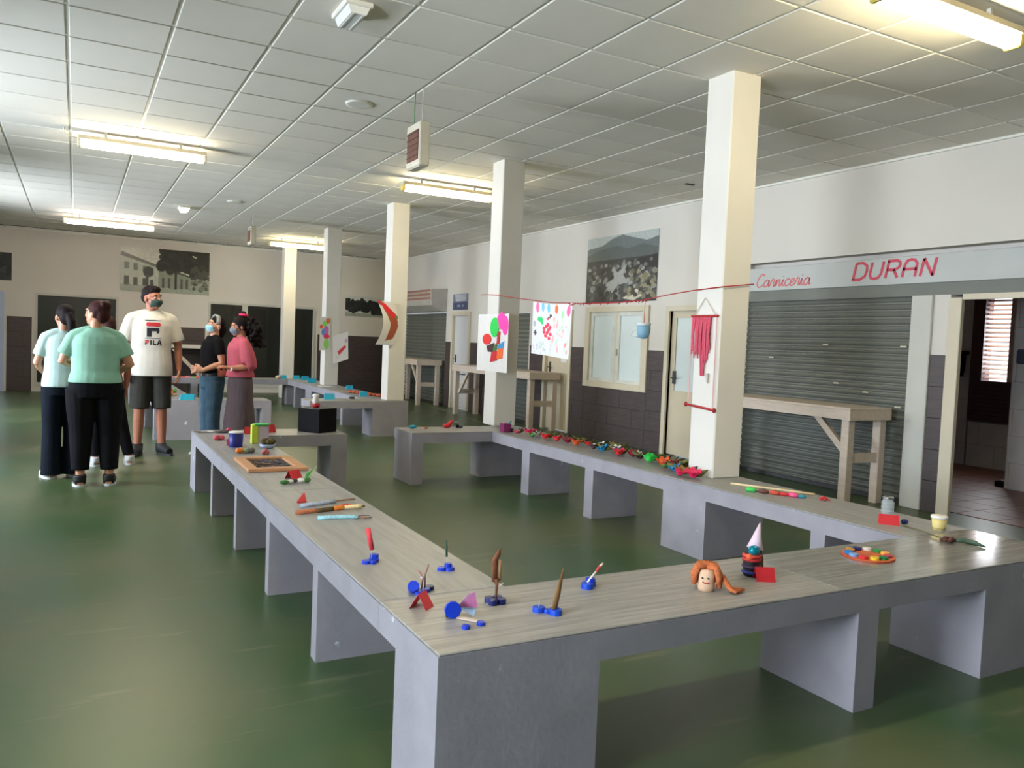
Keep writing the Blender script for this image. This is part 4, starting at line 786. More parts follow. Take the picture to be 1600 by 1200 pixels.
a = craft('red_arrow', 'small red paper triangle stood on the bench beside the yarn sticks', 'card', 1.07, 4.25); MB().add([V3(1.04, 4.25, 0), V3(1.095, 4.245, 0), V3(1.082, 4.25, .055), V3(1.04, 4.256, 0), V3(1.095, 4.251, 0), V3(1.082, 4.256, .055)], [(0,1,2),(5,4,3),(0,3,4,1),(1,4,5,2),(2,5,3,0)]).build('triangle', col((190, 60, 56)), a); MB().add([V3(1.04, 4.22, .001), V3(1.09, 4.22, .001), V3(1.09, 4.25, .003), V3(1.04, 4.25, .003), V3(1.04, 4.22, .003), V3(1.09, 4.22, .003), V3(1.09, 4.25, .006), V3(1.04, 4.25, .006)], [(3,2,1,0),(4,5,6,7),(0,1,5,4),(1,2,6,5),(2,3,7,6),(3,0,4,7)]).build('flap', col((150, 50, 48)), a)
def ystick(label, pts, secs, extra=None):
    a = craft('yarn_stick', label, 'stick', pts[0][0], pts[0][1]); rod(a, pts, .005, mat('stick_bark', (150, 112, 88), .8, .2, 40), 'stick')
    P = [np.array(p) for p in pts]; tot = len(P)-1
    def at(t): t *= tot; i = min(int(t), tot-1); return tuple(P[i]+(P[i+1]-P[i])*(t-i))
    for t0, t1, c_, r in secs: rod(a, [at(t0+(t1-t0)*k/4) for k in range(5)], r, mat('yarn_%02x%02x%02x' % c_, c_, .9, .2, 90, .3), 'yarn_wrap')
    return a
ystick('grey blue yarn wrapped twig with bare forked end', [(1.03, 4.12, .010), (1.14, 4.15, .010), (1.24, 4.19, .010), (1.345, 4.20, .012)], [(0, .64, (168, 178, 194), .011)])
a = ystick('twig wrapped in brown orange and cream yarn', [(.97, 3.965, .010), (1.10, 3.98, .010), (1.22, 4.01, .012), (1.335, 4.0, .014)], [(0, .28, (176, 104, 70), .012), (.28, .52, (84, 66, 36), .012), (.52, .68, (214, 124, 40), .013), (.66, .95, (226, 204, 150), .011)]); rod(a, [(1.19, 4.01, .018), (1.25, 4.03, .022), (1.29, 4.02, .014)], .005, col((190, 50, 40)), 'red_yarn')
a = ystick('light blue yarn wrapped twig with wire loop', [(1.04, 3.82, .009), (1.12, 3.815, .009), (1.20, 3.80, .009), (1.27, 3.75, .010)], [(0, .8, (156, 206, 214), .010)]); rod(a, [(1.22, 3.79, .008), (1.25, 3.81, .010), (1.29, 3.80, .010), (1.29, 3.76, .008), (1.25, 3.745, .008)], .0025, col((110, 90, 88)), 'wire_loop')
# mosaic frame lying on the bench
a = craft('mosaic_frame', 'wooden frame lying flat with dark mosaic inside', 'frame', 1.17, 5.52); fw_ = mat('frame_pine', (190, 138, 96), .6, .15, 8, stretch=(1, 6, 1)); fx0, fx1, fy0, fy1 = .975, 1.36, 5.25, 5.80
MB().box(fx0+.02, fx1-.02, fy0+.02, fy1-.02, Z, Z+.008).build('backing', mat('mosaic_ground', (64, 46, 40), .7), a)
for b in [(fx0, fx1, fy0, fy0+.07), (fx0, fx1, fy1-.07, fy1), (fx0, fx0+.07, fy0+.0705, fy1-.0705), (fx1-.07, fx1, fy0+.0705, fy1-.0705)]: MB().box(*b, Z, Z+.022, bev=.004).build('frame_bar', fw_, a)
rr = random.Random(4)
for i in range(7):
    for j in range(11): 
        x, y = fx0+.085+i*.033, fy0+.09+j*.035; s = .010+.005*rr.random(); MB().box(x-s, x+s, y-s, y+s, Z+.007, Z+.011+.006*rr.random()).build('mosaic_piece', col(rr.choice([(40, 34, 44), (60, 44, 70), (74, 50, 36), (50, 56, 70), (92, 66, 44)])), a)
a = craft('blue_cup', 'dark blue paper cup with white rim', 'cup', 1.105, 6.48); MB().lathe(V3(1.105, 6.48), [(.048, 0), (.050, .004), (.055, .11)], 22).build('cup_body', col((20, 26, 120), .5), a, True); MB().lathe(V3(1.105, 6.48, .108), [(.053, 0), (.057, .003), (.056, .010), (.05, .012)], 22).build('rim', M_paper, a, True)
a = craft('orange_caterpillar', 'orange and grey clay caterpillar before the blue cup', 'figure', 1.12, 6.12); 
for k, c_ in enumerate([(236, 130, 40), (226, 140, 50), (140, 150, 110), (110, 120, 116), (120, 110, 100)]): MB().ell(V3(1.06+k*.026, 6.12+.008*math.sin(k*2), .020), (.020, .022, .020)).build('segment', col(c_), a, True)
a = craft('clay_rose', 'small dusty pink clay rose by the mosaic frame', 'flower', 1.24, 6.03)
for k in range(7): MB().ell(V3(1.24+.014*math.cos(k*.9), 6.03+.014*math.sin(k*.9), .014+.008*(k % 3)), (.016, .013, .014)).build('petal', col((190, 96, 92)), a, True)
a = craft('green_carton', 'tall yellow green paper carton', 'carton', 1.275, 6.66); MB().box(1.25, 1.30, 6.62, 6.68, Z, Z+.155, bev=.003).build('front', col((196, 214, 60)), a); MB().box(1.30, 1.385, 6.625, 6.68, Z, Z+.14, bev=.003).build('side', mat('pale_lilac', (190, 176, 186), .7), a); MB().box(1.27, 1.385, 6.61, 6.69, Z+.148, Z+.16, bev=.003).build('lid', col((60, 190, 90)), a)
a = craft('moss_bowl', 'blue white bowl filled with olive moss', 'bowl', 1.32, 6.36); MB().lathe(V3(1.32, 6.36), [(.03, 0), (.055, .01), (.066, .034), (.062, .034)], 22).build('bowl', mat('bowl_glaze', (168, 180, 204), .3), a, True)
rr = random.Random(9)
for k in range(14): MB().ell(V3(1.32+rr.uniform(-.045, .045), 6.36+rr.uniform(-.045, .045), .045+rr.uniform(0, .02)), (.020, .020, .018)).build('moss_tuft', mat('moss', (82, 72, 36), .95, .3, 60), a, True)
tent('red folded card behind the dark blue cup', 1.36, 7.30, 0, .09, .06); tent('red folded card beside the green carton', 1.545, 7.38, .3, .10, .07)
a = craft('pink_clay_lump', 'rose pink clay lump on the bench corner', 'clay', 1.03, 6.90)
for k in range(3): MB().ell(V3(1.02+.022*k, 6.90+.01*(k % 2), .022), (.024, .022, .022)).build('lump', col((206, 84, 100)), a, True)
a = craft('paper_pile', 'loose grey magazines spread on the far bench corner', 'papers', 1.08, 7.45); rr = random.Random(6)
for k in range(5): 
    mb = MB(); cx, cy, ro = 1.02+.05*k, 7.45+rr.uniform(-.05, .05), rr.uniform(-.4, .4); mb.T = Matrix.Translation((cx, cy, Z+.003*k)) @ Matrix.Rotation(ro, 4, 'Z'); mb.box(-.085, .085, -.06, .06, .0, .003); mb.build('sheet', col(rr.choice([(150, 146, 146), (60, 54, 58), (196, 190, 188)]), .5), a)
MB().ell(V3(1.20, 7.42, .026), (.02, .016, .014)).build('pink_blob', col((214, 70, 100)), a, True)
a = craft('pink_card', 'pink card leaning behind the dark blue cup', 'card', 1.075, 6.56); MB().add([V3(1.05, 6.56, 0), V3(1.10, 6.56, 0), V3(1.10, 6.575, .05), V3(1.05, 6.575, .05), V3(1.05, 6.563, 0), V3(1.10, 6.563, 0), V3(1.10, 6.578, .05), V3(1.05, 6.578, .05)], [(3,2,1,0),(4,5,6,7),(0,1,5,4),(1,2,6,5),(2,3,7,6),(3,0,4,7)]).build('card', col((226, 90, 120)), a); MB().box(1.05, 1.10, 6.578, 6.60, Z, Z+.003).build('foot', col((206, 80, 110)), a)
# black box
bb = craft('black_box', 'black painted cardboard box on the far end of the front bench', 'box', 1.98, 7.40); mb = MB(); mb.T = Matrix.Translation((1.985, 7.40, Z)) @ Matrix.Rotation(.62, 4, 'Z')
mb.box(-.125, .125, -.125, .125, 0, .22, bev=.004); mb.build('carton', M_black, bb); mb = MB(); mb.T = Matrix.Translation((1.985, 7.40, Z)) @ Matrix.Rotation(.62, 4, 'Z'); mb.box(-.122, .122, -.122, .122, .218, .224); mb.build('lid_flap', M_dark, bb)
bz = .224
a = thing('paper_mushroom', 'white paper figure with a red base on the black box', 'figure', (1.955, 7.35, Z+bz)); MB().ell((1.955, 7.35, Z+bz+.025), (.040, .034, .026)).build('red_base', col((190, 30, 44)), a, True); MB().lathe((1.952, 7.355, Z+bz+.04), [(.030, 0), (.034, .02), (.026, .06), (.036, .075), (.02, .09)], 14).build('white_top', M_paper, a, True)
# far right end of the front bench
single(MB().ell(V3(2.985, 7.53, .016), (.045, .025, .016)), 'cyan_pebble', M_cyan, 'cyan painted pebble on the far bench end', 'pebble', smooth=True)
single(MB().ell(V3(3.10, 7.46, .010), (.020, .016, .010)), 'orange_pebble', col((176, 80, 40)), 'small orange painted pebble on the far bench end', 'pebble', smooth=True)
a = craft('red_crab', 'red paper crab with grey and blue bits', 'figure', 3.39, 7.52); MB().ell(V3(3.36, 7.53, .022), (.05, .03, .022)).build('shell', col((206, 36, 40)), a, True); MB().tube([V3(3.37, 7.53, .03), V3(3.41, 7.53, .06), V3(3.43, 7.53, .075)], [.02, .018, .008], 8).build('claw', col((216, 44, 44)), a, True); MB().ell(V3(3.46, 7.53, .05), (.028, .02, .018)).build('grey_claw', col((110, 130, 126)), a, True); MB().ell(V3(3.50, 7.50, .012), (.026, .02, .012)).build('blue_foot', col((40, 50, 96)), a, True); MB().ell(V3(3.465, 7.50, .018), (.02, .016, .018)).build('dark_bead', M_black, a, True)
a = craft('magenta_carton', 'magenta paper box by the balloon collage column', 'box', 3.80, 7.10); MB().box(3.77, 3.86, 7.06, 7.15, Z, Z+.085, bev=.004).build('box', mat('magenta_card', (128, 36, 92), .7, .08), a); MB().ell(V3(3.855, 7.04, .022), (.022, .016, .02)).build('dark_bead', M_black, a, True); MB().add([V3(3.85, 7.10, .085), V3(3.885, 7.10, .11), V3(3.88, 7.11, .085), V3(3.86, 7.12, .10)], [(0,1,2),(0,2,3),(0,3,1),(1,3,2)]).build('teal_flag', col((40, 150, 170)), a); MB().tube([V3(3.79, 7.10, .085), V3(3.785, 7.10, .125)], .006, 6).build('pink_straw', col((226, 160, 160)), a)

# row of paper flowers along the right bench
petalcol = {'hot pink': (226, 30, 90), 'scarlet': (214, 34, 36), 'orange': (222, 92, 40), 'white': (224, 218, 210), 'blue': (28, 130, 176), 'dark red': (140, 24, 40), 'brown': (70, 42, 40), 'bright green': (44, 200, 70), 'olive': (128, 124, 44), 'dusty pink': (196, 90, 96), 'mustard': (150, 116, 44), 'leaf green': (80, 130, 70), 'navy blue': (30, 60, 130)}
def flower(x, y, cn, label, s=1.0, leaf=True, seed=0, zz=0):
    rr = random.Random(seed*7+3); a = craft('paper_flower', label, 'flower', x, y, 'paper flowers along the right bench'); c_ = petalcol[cn]; m = col(c_, .7, .15); n = 6; r = .042*s; ph = rr.random()*6
    tl = rr.uniform(-.35, .35); T = Matrix.Translation((x, y, Z+.002)) @ Matrix.Rotation(tl, 4, 'X') @ Matrix.Rotation(rr.uniform(-.3, .3), 4, 'Y')
    mb = MB(); mb.lathe((0, 0, 0), [(.012*s, .0), (.020*s, .006), (.026*s, .030*s), (.022*s, .032*s)], 12); mb.v = [tuple(T @ Vector((p[0], p[1], p[2]+.010))) for p in mb.v]; mb.build('cup', m, a, True)
    for k in range(n):
        an = ph+k*2*PI/n; ca, sa = math.cos(an), math.sin(an); q = Vector((-sa, ca, 0))
        pt = [Vector((ca*.014*s, sa*.014*s, .012)), Vector((ca*r*.7, sa*r*.7, .030*s)), Vector((ca*r*1.15, sa*r*1.15, .040*s+.008*rr.random()))]; w = [.008*s, .020*s, .006*s]; v = []
        for p, ww in zip(pt, w): v += [p-q*ww, p+q*ww]
        v += [p-Vector((0, 0, .003)) for p in v]; f = [(0,1,3,2),(2,3,5,4),(6,8,9,7),(8,10,11,9),(0,2,8,6),(2,4,10,8),(1,7,9,3),(3,9,11,5),(4,5,11,10),(0,6,7,1)]
        MB().add([T @ Vector((p.x, p.y, p.z+.008)) for p in v], f).build('petal', m, a)
    if leaf:
        lm = col(rr.choice([(82, 84, 40), (60, 70, 36), (104, 102, 50), (74, 62, 40)]), .8)
        for k in range(3):
            an = rr.uniform(-.4, 1.8); MB().tube([V3(x+.012, y+.01, .015), V3(x+.05*math.cos(an), y+.05*math.sin(an), .035), V3(x+.11*math.cos(an), y+.10*math.sin(an), .050+.02*rr.random())], [.005, .018*s, .003], 7, flat=.3).build('leaf', lm, a, True)
    return a
row = [(3.80, 6.84, 'dusty pink', .9), (3.90, 6.78, 'hot pink', 1.25), (3.99, 6.82, 'dusty pink', 1.1), (3.83, 6.58, 'leaf green', .8), (3.93, 6.66, 'white', 1.0), (3.88, 6.44, 'scarlet', 1.2), (3.98, 6.50, 'olive', 1.0), (3.92, 6.28, 'scarlet', 1.0), (4.02, 6.34, 'dusty pink', .9), (3.95, 6.14, 'dark red', 1.0), (3.93, 5.98, 'orange', 1.25), (4.06, 6.12, 'olive', 1.1), (4.02, 5.92, 'scarlet', .8), (4.06, 5.78, 'white', 1.15), (3.94, 5.72, 'brown', .9), (4.14, 5.66, 'olive', 1.3), (3.95, 5.58, 'blue', 1.2), (4.06, 5.56, 'white', 1.1), (4.01, 5.46, 'navy blue', .9), (3.95, 5.36, 'scarlet', 1.25), (4.02, 5.26, 'dark red', 1.0), (4.09, 5.30, 'white', .8), (4.0, 5.12, 'brown', 1.1), (3.95, 4.97, 'bright green', 1.3), (4.03, 5.02, 'bright green', 1.2), (4.05, 4.92, 'white', .7), (3.96, 4.80, 'orange', 1.25), (4.06, 4.80, 'dusty pink', .9), (3.86, 4.66, 'leaf green', .7), (3.95, 4.64, 'scarlet', .9), (3.87, 4.54, 'blue', 1.15), (4.05, 4.66, 'olive', 1.2), (3.83, 4.42, 'mustard', 1.2), (3.75, 4.38, 'hot pink', 1.0), (3.80, 4.28, 'hot pink', 1.35)]
prev = None; seen = {}
names = ['the magenta box']+[r[2] for r in row]
for k, (x, y, cn, s) in enumerate(row):
    nx = row[k+1][2]+' one' if k+1 < len(row) else 'woven hanging column'; pv = 'the magenta box' if k == 0 else 'a '+row[k-1][2]+' one'
    sz = 'large' if s >= 1.2 else ('tiny' if s <= .85 else 'medium')
    flower(x, y, cn, '%s %s paper flower between %s and the %s' % (sz, cn, pv, nx), s*.97, cn not in ('bright green', 'hot pink') or k % 2 == 0, k)

# things on the bench behind the people
def cyan(x, y, s, label): 
    a = craft('cyan_card', label, 'card', x, y, 'cyan folded cards on the rear bench'); mb = MB(); h = .07*s
    mb.add([V3(x-.06*s, y-.03, 0), V3(x+.06*s, y-.03, 0), V3(x+.06*s, y, h), V3(x-.06*s, y, h), V3(x-.06*s, y+.03, 0), V3(x+.06*s, y+.03, 0)], [(0,1,2,3),(3,2,5,4),(0,3,4),(1,5,2),(0,4,5,1)]); mb.build('fold', M_cyan, a); MB().ell(V3(x+.05*s, y+.05, .018), (.03, .02, .018)).build('pebble', col((60, 90, 90)), a, True)
for x, y, s, lb in [(3.66, 16.3, 1.0, 'cyan folded card near the pale pebble on the rear bench'), (3.88, 16.15, 1.1, 'cyan folded card on the rear bench corner by the bare column'), (3.98, 15.85, 1.2, 'cyan folded card before the far shop mullion on the rear bench'), (3.90, 15.0, 1.25, 'cyan folded card beside the column with two pinned papers'), (4.10, 13.3, .95, 'cyan folded card in front of the dark far tiles on the rear bench'), (3.15, 11.15, 1.2, 'cyan folded card above the black box on the rear bench'), (3.84, 11.75, 1.05, 'cyan folded card beside the orange clay string')]: cyan(x, y, s, lb)
single(MB().ell(V3(3.54, 16.2, .035), (.06, .04, .035)), 'pale_pebble', col((206, 186, 160)), 'pale cream pebble on the far rear bench', 'pebble', smooth=True)
single(MB().ell(V3(3.50, 11.22, .018), (.05, .03, .018)), 'dark_pebble', M_dark, 'dark flat pebble on the rear bench', 'pebble', smooth=True)
a = craft('clay_string', 'string of orange clay lumps along the rear bench', 'clay', 4.05, 12.1)
for k in range(9): MB().ell(V3(3.86+.03*k, 12.45-.11*k, .022), (.05, .045, .022)).build('lump', col((186, 84, 46)), a, True)
a = craft('flat_sheets', 'pale paper sheets lying on the rear bench', 'papers', 3.9, 13.6); MB().box(3.76, 4.0, 13.9, 14.15, Z, Z+.004).build('sheet', M_paper, a); MB().box(3.74, 3.92, 12.5, 13.1, Z, Z+.004).build('sheet', mat('beige_sheet', (170, 150, 126), .8), a)
a = craft('clay_snail', 'red spiral clay snail behind the man in shorts', 'figure', 1.12, 11.65); MB().ell(V3(1.12, 11.65, .05), (.05, .04, .05)).build('shell', col((190, 60, 50)), a, True); MB().lathe((1.12, 11.60, Z+.05), [(.02, 0), (.035, .004), (.035, .012), (.02, .014)], 16, ax=(0, -1, 0)).build('spiral', col((226, 130, 90)), a, True); MB().ell(V3(1.17, 11.63, .02), (.04, .03, .02)).build('foot', col((206, 170, 130)), a, True)
a = craft('clay_snake', 'red and orange clay coils behind the man in shorts', 'clay', .97, 11.85)
for k in range(5): MB().ell(V3(.92+.035*k, 11.85+.05*math.sin(k), .025), (.04, .04, .025)).build('coil', col([(196, 60, 50), (222, 110, 60)][k % 2]), a, True)
a = craft('green_wreath', 'bright green paper wreath on the rear bench', 'wreath', 1.12, 12.3)
for k in range(8): MB().ell(V3(1.10+.12*math.cos(k*PI/4), 12.3+.12*math.sin(k*PI/4), .028), (.055, .05, .028)).build('leaf_ball', col((96, 190, 80)), a, True)
a = craft('lilac_tissue', 'lilac tissue ball on the rear bench', 'tissue', 1.10, 12.85); 
for k in range(4): MB().ell(V3(1.08+.035*k, 12.85+.03*(k % 2), .04), (.05, .045, .04)).build('crumple', col((180, 140, 190)), a, True)
cy = craft('cyan_box', 'cyan card box on the rear bench corner beside the jeans', 'box', 1.27, 11.0); mb = MB(); mb.add([V3(1.17, 10.95, 0), V3(1.33, 10.95, 0), V3(1.36, 11.05, .07), V3(1.20, 11.05, .07), V3(1.17, 11.06, 0), V3(1.36, 11.06, 0)], [(0,1,2,3),(3,2,5,4),(0,3,4),(1,5,2),(0,4,5,1)]); mb.build('fold', M_cyan, cy); MB().box(1.2, 1.32, 11.06, 11.10, Z, Z+.03).build('back_flap', col((16, 130, 160)), cy)
a = craft('paper_garland', 'pink and green paper strip on the far rear bench', 'garland', 1.9, 16.2)
for k in range(9): MB().box(1.55+.09*k, 1.63+.09*k, 16.14, 16.2, Z, Z+.02+.01*(k % 2), bev=.004).build('strip', col([(226, 120, 150), (120, 200, 110), (220, 90, 70)][k % 3]), a)

# ================================================================== PEOPLE
def skinmat(name, rgb): return mat(name, rgb, .5, .07, 12, .03)
def remesh(mb, name, m, parent, voxel, smooth=4, mats=None):
    me = bpy.data.meshes.new(name+'_src'); me.from_pydata(mb.v, [], mb.f); bm = bmesh.new(); bm.from_mesh(me); bmesh.ops.recalc_face_normals(bm, faces=bm.faces); bm.to_mesh(me); bm.free()
    o = bpy.data.objects.new(name, me); COL.objects.link(o)
    r = o.modifiers.new('r', 'REMESH'); r.mode = 'VOXEL'; r.voxel_size = voxel; r.adaptivity = 0
    s = o.modifiers.new('s', 'SMOOTH'); s.factor = .5; s.iterations = smooth
    dg = bpy.context.evaluated_depsgraph_get(); out = bpy.data.meshes.new_from_object(o.evaluated_get(dg)); out.name = name
    o.modifiers.clear(); o.data = out; bpy.data.meshes.remove(me); out.materials.clear(); out.materials.append(m); out.shade_smooth()
    if parent: o.parent = parent
    return o
def ering(c, rx, ry, n=20, yaw=0, sq=1.0):
    c = Vector(c); out = []
    for i in range(n):
        a = 2*PI*i/n; ca, sa = math.cos(a), math.sin(a); x = rx*math.copysign(abs(ca)**sq, ca); y = ry*math.copysign(abs(sa)**sq, sa)
        out.append(c + Vector((x*math.cos(yaw)-y*math.sin(yaw), x*math.sin(yaw)+y*math.cos(yaw), 0)))
    return out
def lerp(a, b, t): return Vector(a)+(Vector(b)-Vector(a))*t
def poly_at(P, t):
    P = [Vector(p) for p in P]; Ls = [(P[i+1]-P[i]).length for i in range(len(P)-1)]; d = t*sum(Ls)
    for i, l in enumerate(Ls):
        if d <= l or i == len(Ls)-1: return P[i]+(P[i+1]-P[i])*(d/l)
        d -= l
def hand(mb, w, d, n, side, curl=.5, k=1.0):
    # w wrist, d finger direction, n palm normal, side = towards the thumb
    d = Vector(d).normalized(); n = (Vector(n)-d*Vector(n).dot(d)).normalized(); t = d.cross(n); t = t*side; w = Vector(w)
    rings = []
    for s, a, b in [(-.01, .026, .020), (.02, .030, .018), (.055, .040, .016), (.085, .041, .014)]:
        rings.append([w+d*s*k + t*(a*k*math.cos(2*PI*i/12)) + n*(b*k*math.sin(2*PI*i/12)) for i in range(12)])
    mb.loft(rings)
    for q, (off, ln) in enumerate([(.031, .072), (.0105, .082), (-.0105, .076), (-.031, .060)]):
        b0 = w+d*.078*k+t*off*k; a1 = curl*.6; a2 = a1+curl; a3 = a2+curl*.6; fan = t*(off*.25)
        p1 = b0+(d*math.cos(a1)+n*math.sin(a1))*ln*.45*k+fan*k; p2 = p1+(d*math.cos(a2)+n*math.sin(a2))*ln*.32*k; p3 = p2+(d*math.cos(a3)+n*math.sin(a3))*ln*.23*k
        mb.tube([b0, p1, p2, p3], [.0095*k, .009*k, .0085*k, .006*k], 8)
    b0 = w+d*.02*k+t*.026*k; p1 = b0+(d*.6+t*.55+n*.25).normalized()*.042*k; p2 = p1+(d*.85+t*.2+n*.4).normalized()*.032*k; p3 = p2+(d*.8+n*.5).normalized()*.018*k
    mb.tube([b0, p1, p2, p3], [.014*k, .0115*k, .010*k, .007*k], 8)

def person(label, loc, yaw, Hh, sp):
    s = Hh/1.70; root = thing('person', label, 'person', loc); root.rotation_euler = (0, 0, yaw); ORG[root.name] = Vector()
    S3 = lambda p: Vector(p)*s
    w, dp = sp.get('w', 1), sp.get('d', 1); hw = sp.get('hip', w)
    sk = skinmat('skin_%d' % int(sp.get('skin', (190, 140, 112))[0]*1000+sp.get('skin', (190, 140, 112))[1]), sp.get('skin', (190, 140, 112)))
    sh = .160*sp.get('shw', w); lean = sp.get('lean', 0)
    def sway(z): return (0, lean*(z-.9), 0)
    def P(x, y, z): return S3((x, y+lean*max(0, z-.9), z))
    armR = [P(sh, -.01, 1.372)]+[S3(p) for p in sp['armR']]; armL = [P(-sh, -.01, 1.372)]+[S3(p) for p in sp['armL']]
    fR, fL = sp.get('footR', (.10, .0, -.15)), sp.get('footL', (-.10, .0, .15))
    def legpts(sx, ft):
        hip = Vector((.09*hw*sx, 0, .90)); ank = Vector((ft[0], ft[1], .085)); kn = lerp(hip, ank, .52)+Vector((0, .025, 0)); return [S3(hip), S3(kn), S3(ank)]
    LR, LL = legpts(1, fR), legpts(-1, fL)
    # head frame
    hy, hp, hr = sp.get('head', (0, 0, 0)); nb = P(0, -.012, 1.47)
    HT = Matrix.Translation(nb) @ Matrix.Rotation(hy, 4, 'Z') @ Matrix.Rotation(hp, 4, 'X') @ Matrix.Rotation(hr, 4, 'Y') @ Matrix.Scale(s, 4)
    def h(x, y, z): return HT @ Vector((x, y, z-1.47))
    def hell(mb, c, r, n=14, m=10): mb.T = HT @ Matrix.Translation((c[0], c[1], c[2]-1.47)); mb.ell((0, 0, 0), r, 0, n, m); mb.T = None
    b = MB()
    hell(b, (0, -.012, 1.605), (.074, .094, .092)); hell(b, (0, .022, 1.555), (.060, .070, .085)); hell(b, (0, .070, 1.497), (.026, .020, .020)); hell(b, (0, .03, 1.512), (.048, .055, .035))
    b.tube([h(0, .086, 1.602), h(0, .098, 1.578), h(0, .108, 1.560)], [.009*s, .011*s, .014*s], 8)
    for sx in (-1, 1): hell(b, (sx*.010, .098, 1.556), (.009, .009, .008)); hell(b, (sx*.075, -.008, 1.572), (.010, .020, .032)); hell(b, (sx*.032, .072, 1.614), (.024, .016, .010)); hell(b, (sx*.036, .062, 1.560), (.024, .024, .022))
    hell(b, (0, .090, 1.527), (.022, .010, .006)); hell(b, (0, .088, 1.516), (.019, .010, .007))
    b.tube([P(0, -.02, 1.40), P(0, -.018, 1.46), h(0, -.005, 1.53)], [.062*s, .053*s, .052*s], 14)
    b.loft([ering(P(0, 0, z), a*wv*s, c*dp*s, sq=.85) for z, a, c, wv in [(.84, .15, .105, hw), (.93, .165, .12, hw), (1.04, .135, .10, w), (1.18, .148, .105, w), (1.31, .165, .11, w), (1.39, .150, .085, w), (1.44, .075, .062, 1)]])
    b.tube([armR[0], P(.09, -.012, 1.408), P(0, -.012, 1.425), P(-.09, -.012, 1.408), armL[0]], [.048*s, .050*s, .052*s, .050*s, .048*s], 12)
    for A in (armR, armL):
        b.ell(A[0], .050*s); b.tube([A[0], lerp(A[0], A[1], .5), A[1], lerp(A[1], A[2], .35), A[2]], [.050*s*w**.5, .046*s*w**.5, .038*s, .038*s, .026*s], 12)
    hand(b, armR[2], sp['handR'][0], sp['handR'][1], sp['handR'][2], sp.get('curlR', .45), s); hand(b, armL[2], sp['handL'][0], sp['handL'][1], sp['handL'][2], sp.get('curlL', .45), s)
    for Lg, ft in ((LR, fR), (LL, fL)):
        b.tube([Lg[0]+Vector((0, 0, .02)), lerp(Lg[0], Lg[1], .5), Lg[1], lerp(Lg[1], Lg[2], .35)-Vector((0, .012*s, 0)), Lg[2]], [.088*s*hw, .072*s*hw, .052*s, .052*s, .036*s], 12)
        f = Vector((math.sin(-ft[2]), math.cos(ft[2]), 0)); a = S3((ft[0], ft[1], 0)); b.tube([a-f*.045*s+Vector((0, 0, .040*s)), a+f*.03*s+Vector((0, 0, .045*s)), a+f*.12*s+Vector((0, 0, .032*s)), a+f*.165*s+Vector((0, 0, .026*s))], [.030*s, .036*s, .034*s, .018*s], 10)
    body = remesh(b, 'body', sk, root, .0062, 2)
    for sx in (-1, 1):
        e = MB(); hell(e, (sx*.031, .0775, 1.590), (.0135, .0095, .0085)); eo = e.build('eye', mat('eye_white', (226, 222, 216), .2, 0), root, True)
        e = MB(); hell(e, (sx*.031, .0850, 1.590), (.0055, .0035, .0058)); e.build('iris', mat('iris', (44, 30, 22), .2, 0), eo, True)
        e = MB(); e.tube([h(sx*.016, .088, 1.611), h(sx*.034, .085, 1.616), h(sx*.052, .068, 1.610)], [.0045*s, .0045*s, .0025*s], 6); e.build('eyebrow', mat('brow', (40, 28, 22), .8), root, True)
    # top garment
    t = sp['top']; g = MB(); o = t.get('loose', .02); zh = t['hem']
    rr_ = [(1.31, .160, .115), (1.375, .142, .098), (1.425, .095, .072), (t.get('neck', 1.452), .078, .066)]; lw = [(zh, t.get('hemw', .165), t.get('hemd', .122)), ((zh+1.04)/2, t.get('hemw', .165)*.98, t.get('hemd', .122)*.98), (1.06, t.get('waist', .150), .112), (1.18, .156, .113)]
    g.loft([ering(P(0, 0, z), (a*w+o)*s, (c*dp+o)*s, 24, sq=.85) for z, a, c in lw if z < 1.2]+[ering(P(0, 0, z), (a*w+o*(.8 if z < 1.4 else .25))*s, (c*dp+o*(.8 if z < 1.4 else .25))*s, 24, sq=.85) for z, a, c in rr_])
    g.tube([armR[0], P(.09, -.012, 1.404), P(.05, -.012, 1.418), P(-.05, -.012, 1.418), P(-.09, -.012, 1.404), armL[0]], [.060*s, .060*s, .058*s, .058*s, .060*s, .060*s], 14)
    for A in (armR, armL):
        ft_ = t.get('sleeve', .3); n = 6; pts = [poly_at(A, ft_*k/n) for k in range(n+1)]; r0_, r1_ = t.get('sr', (.060, .062)); g.ell(A[0]+Vector((0, 0, -.002)), .060*s); puff = t.get('puff', 0)
        g.tube(pts, [(r0_+(r1_-r0_)*k/n+puff*math.sin(PI*k/n))*s*w**.5 for k in range(n+1)], 14)
    top = remesh(g, t['name'], t['mat'], root, .008, 3)
    # lower garment
    q = sp['low']; g = MB(); lz = q['waist']
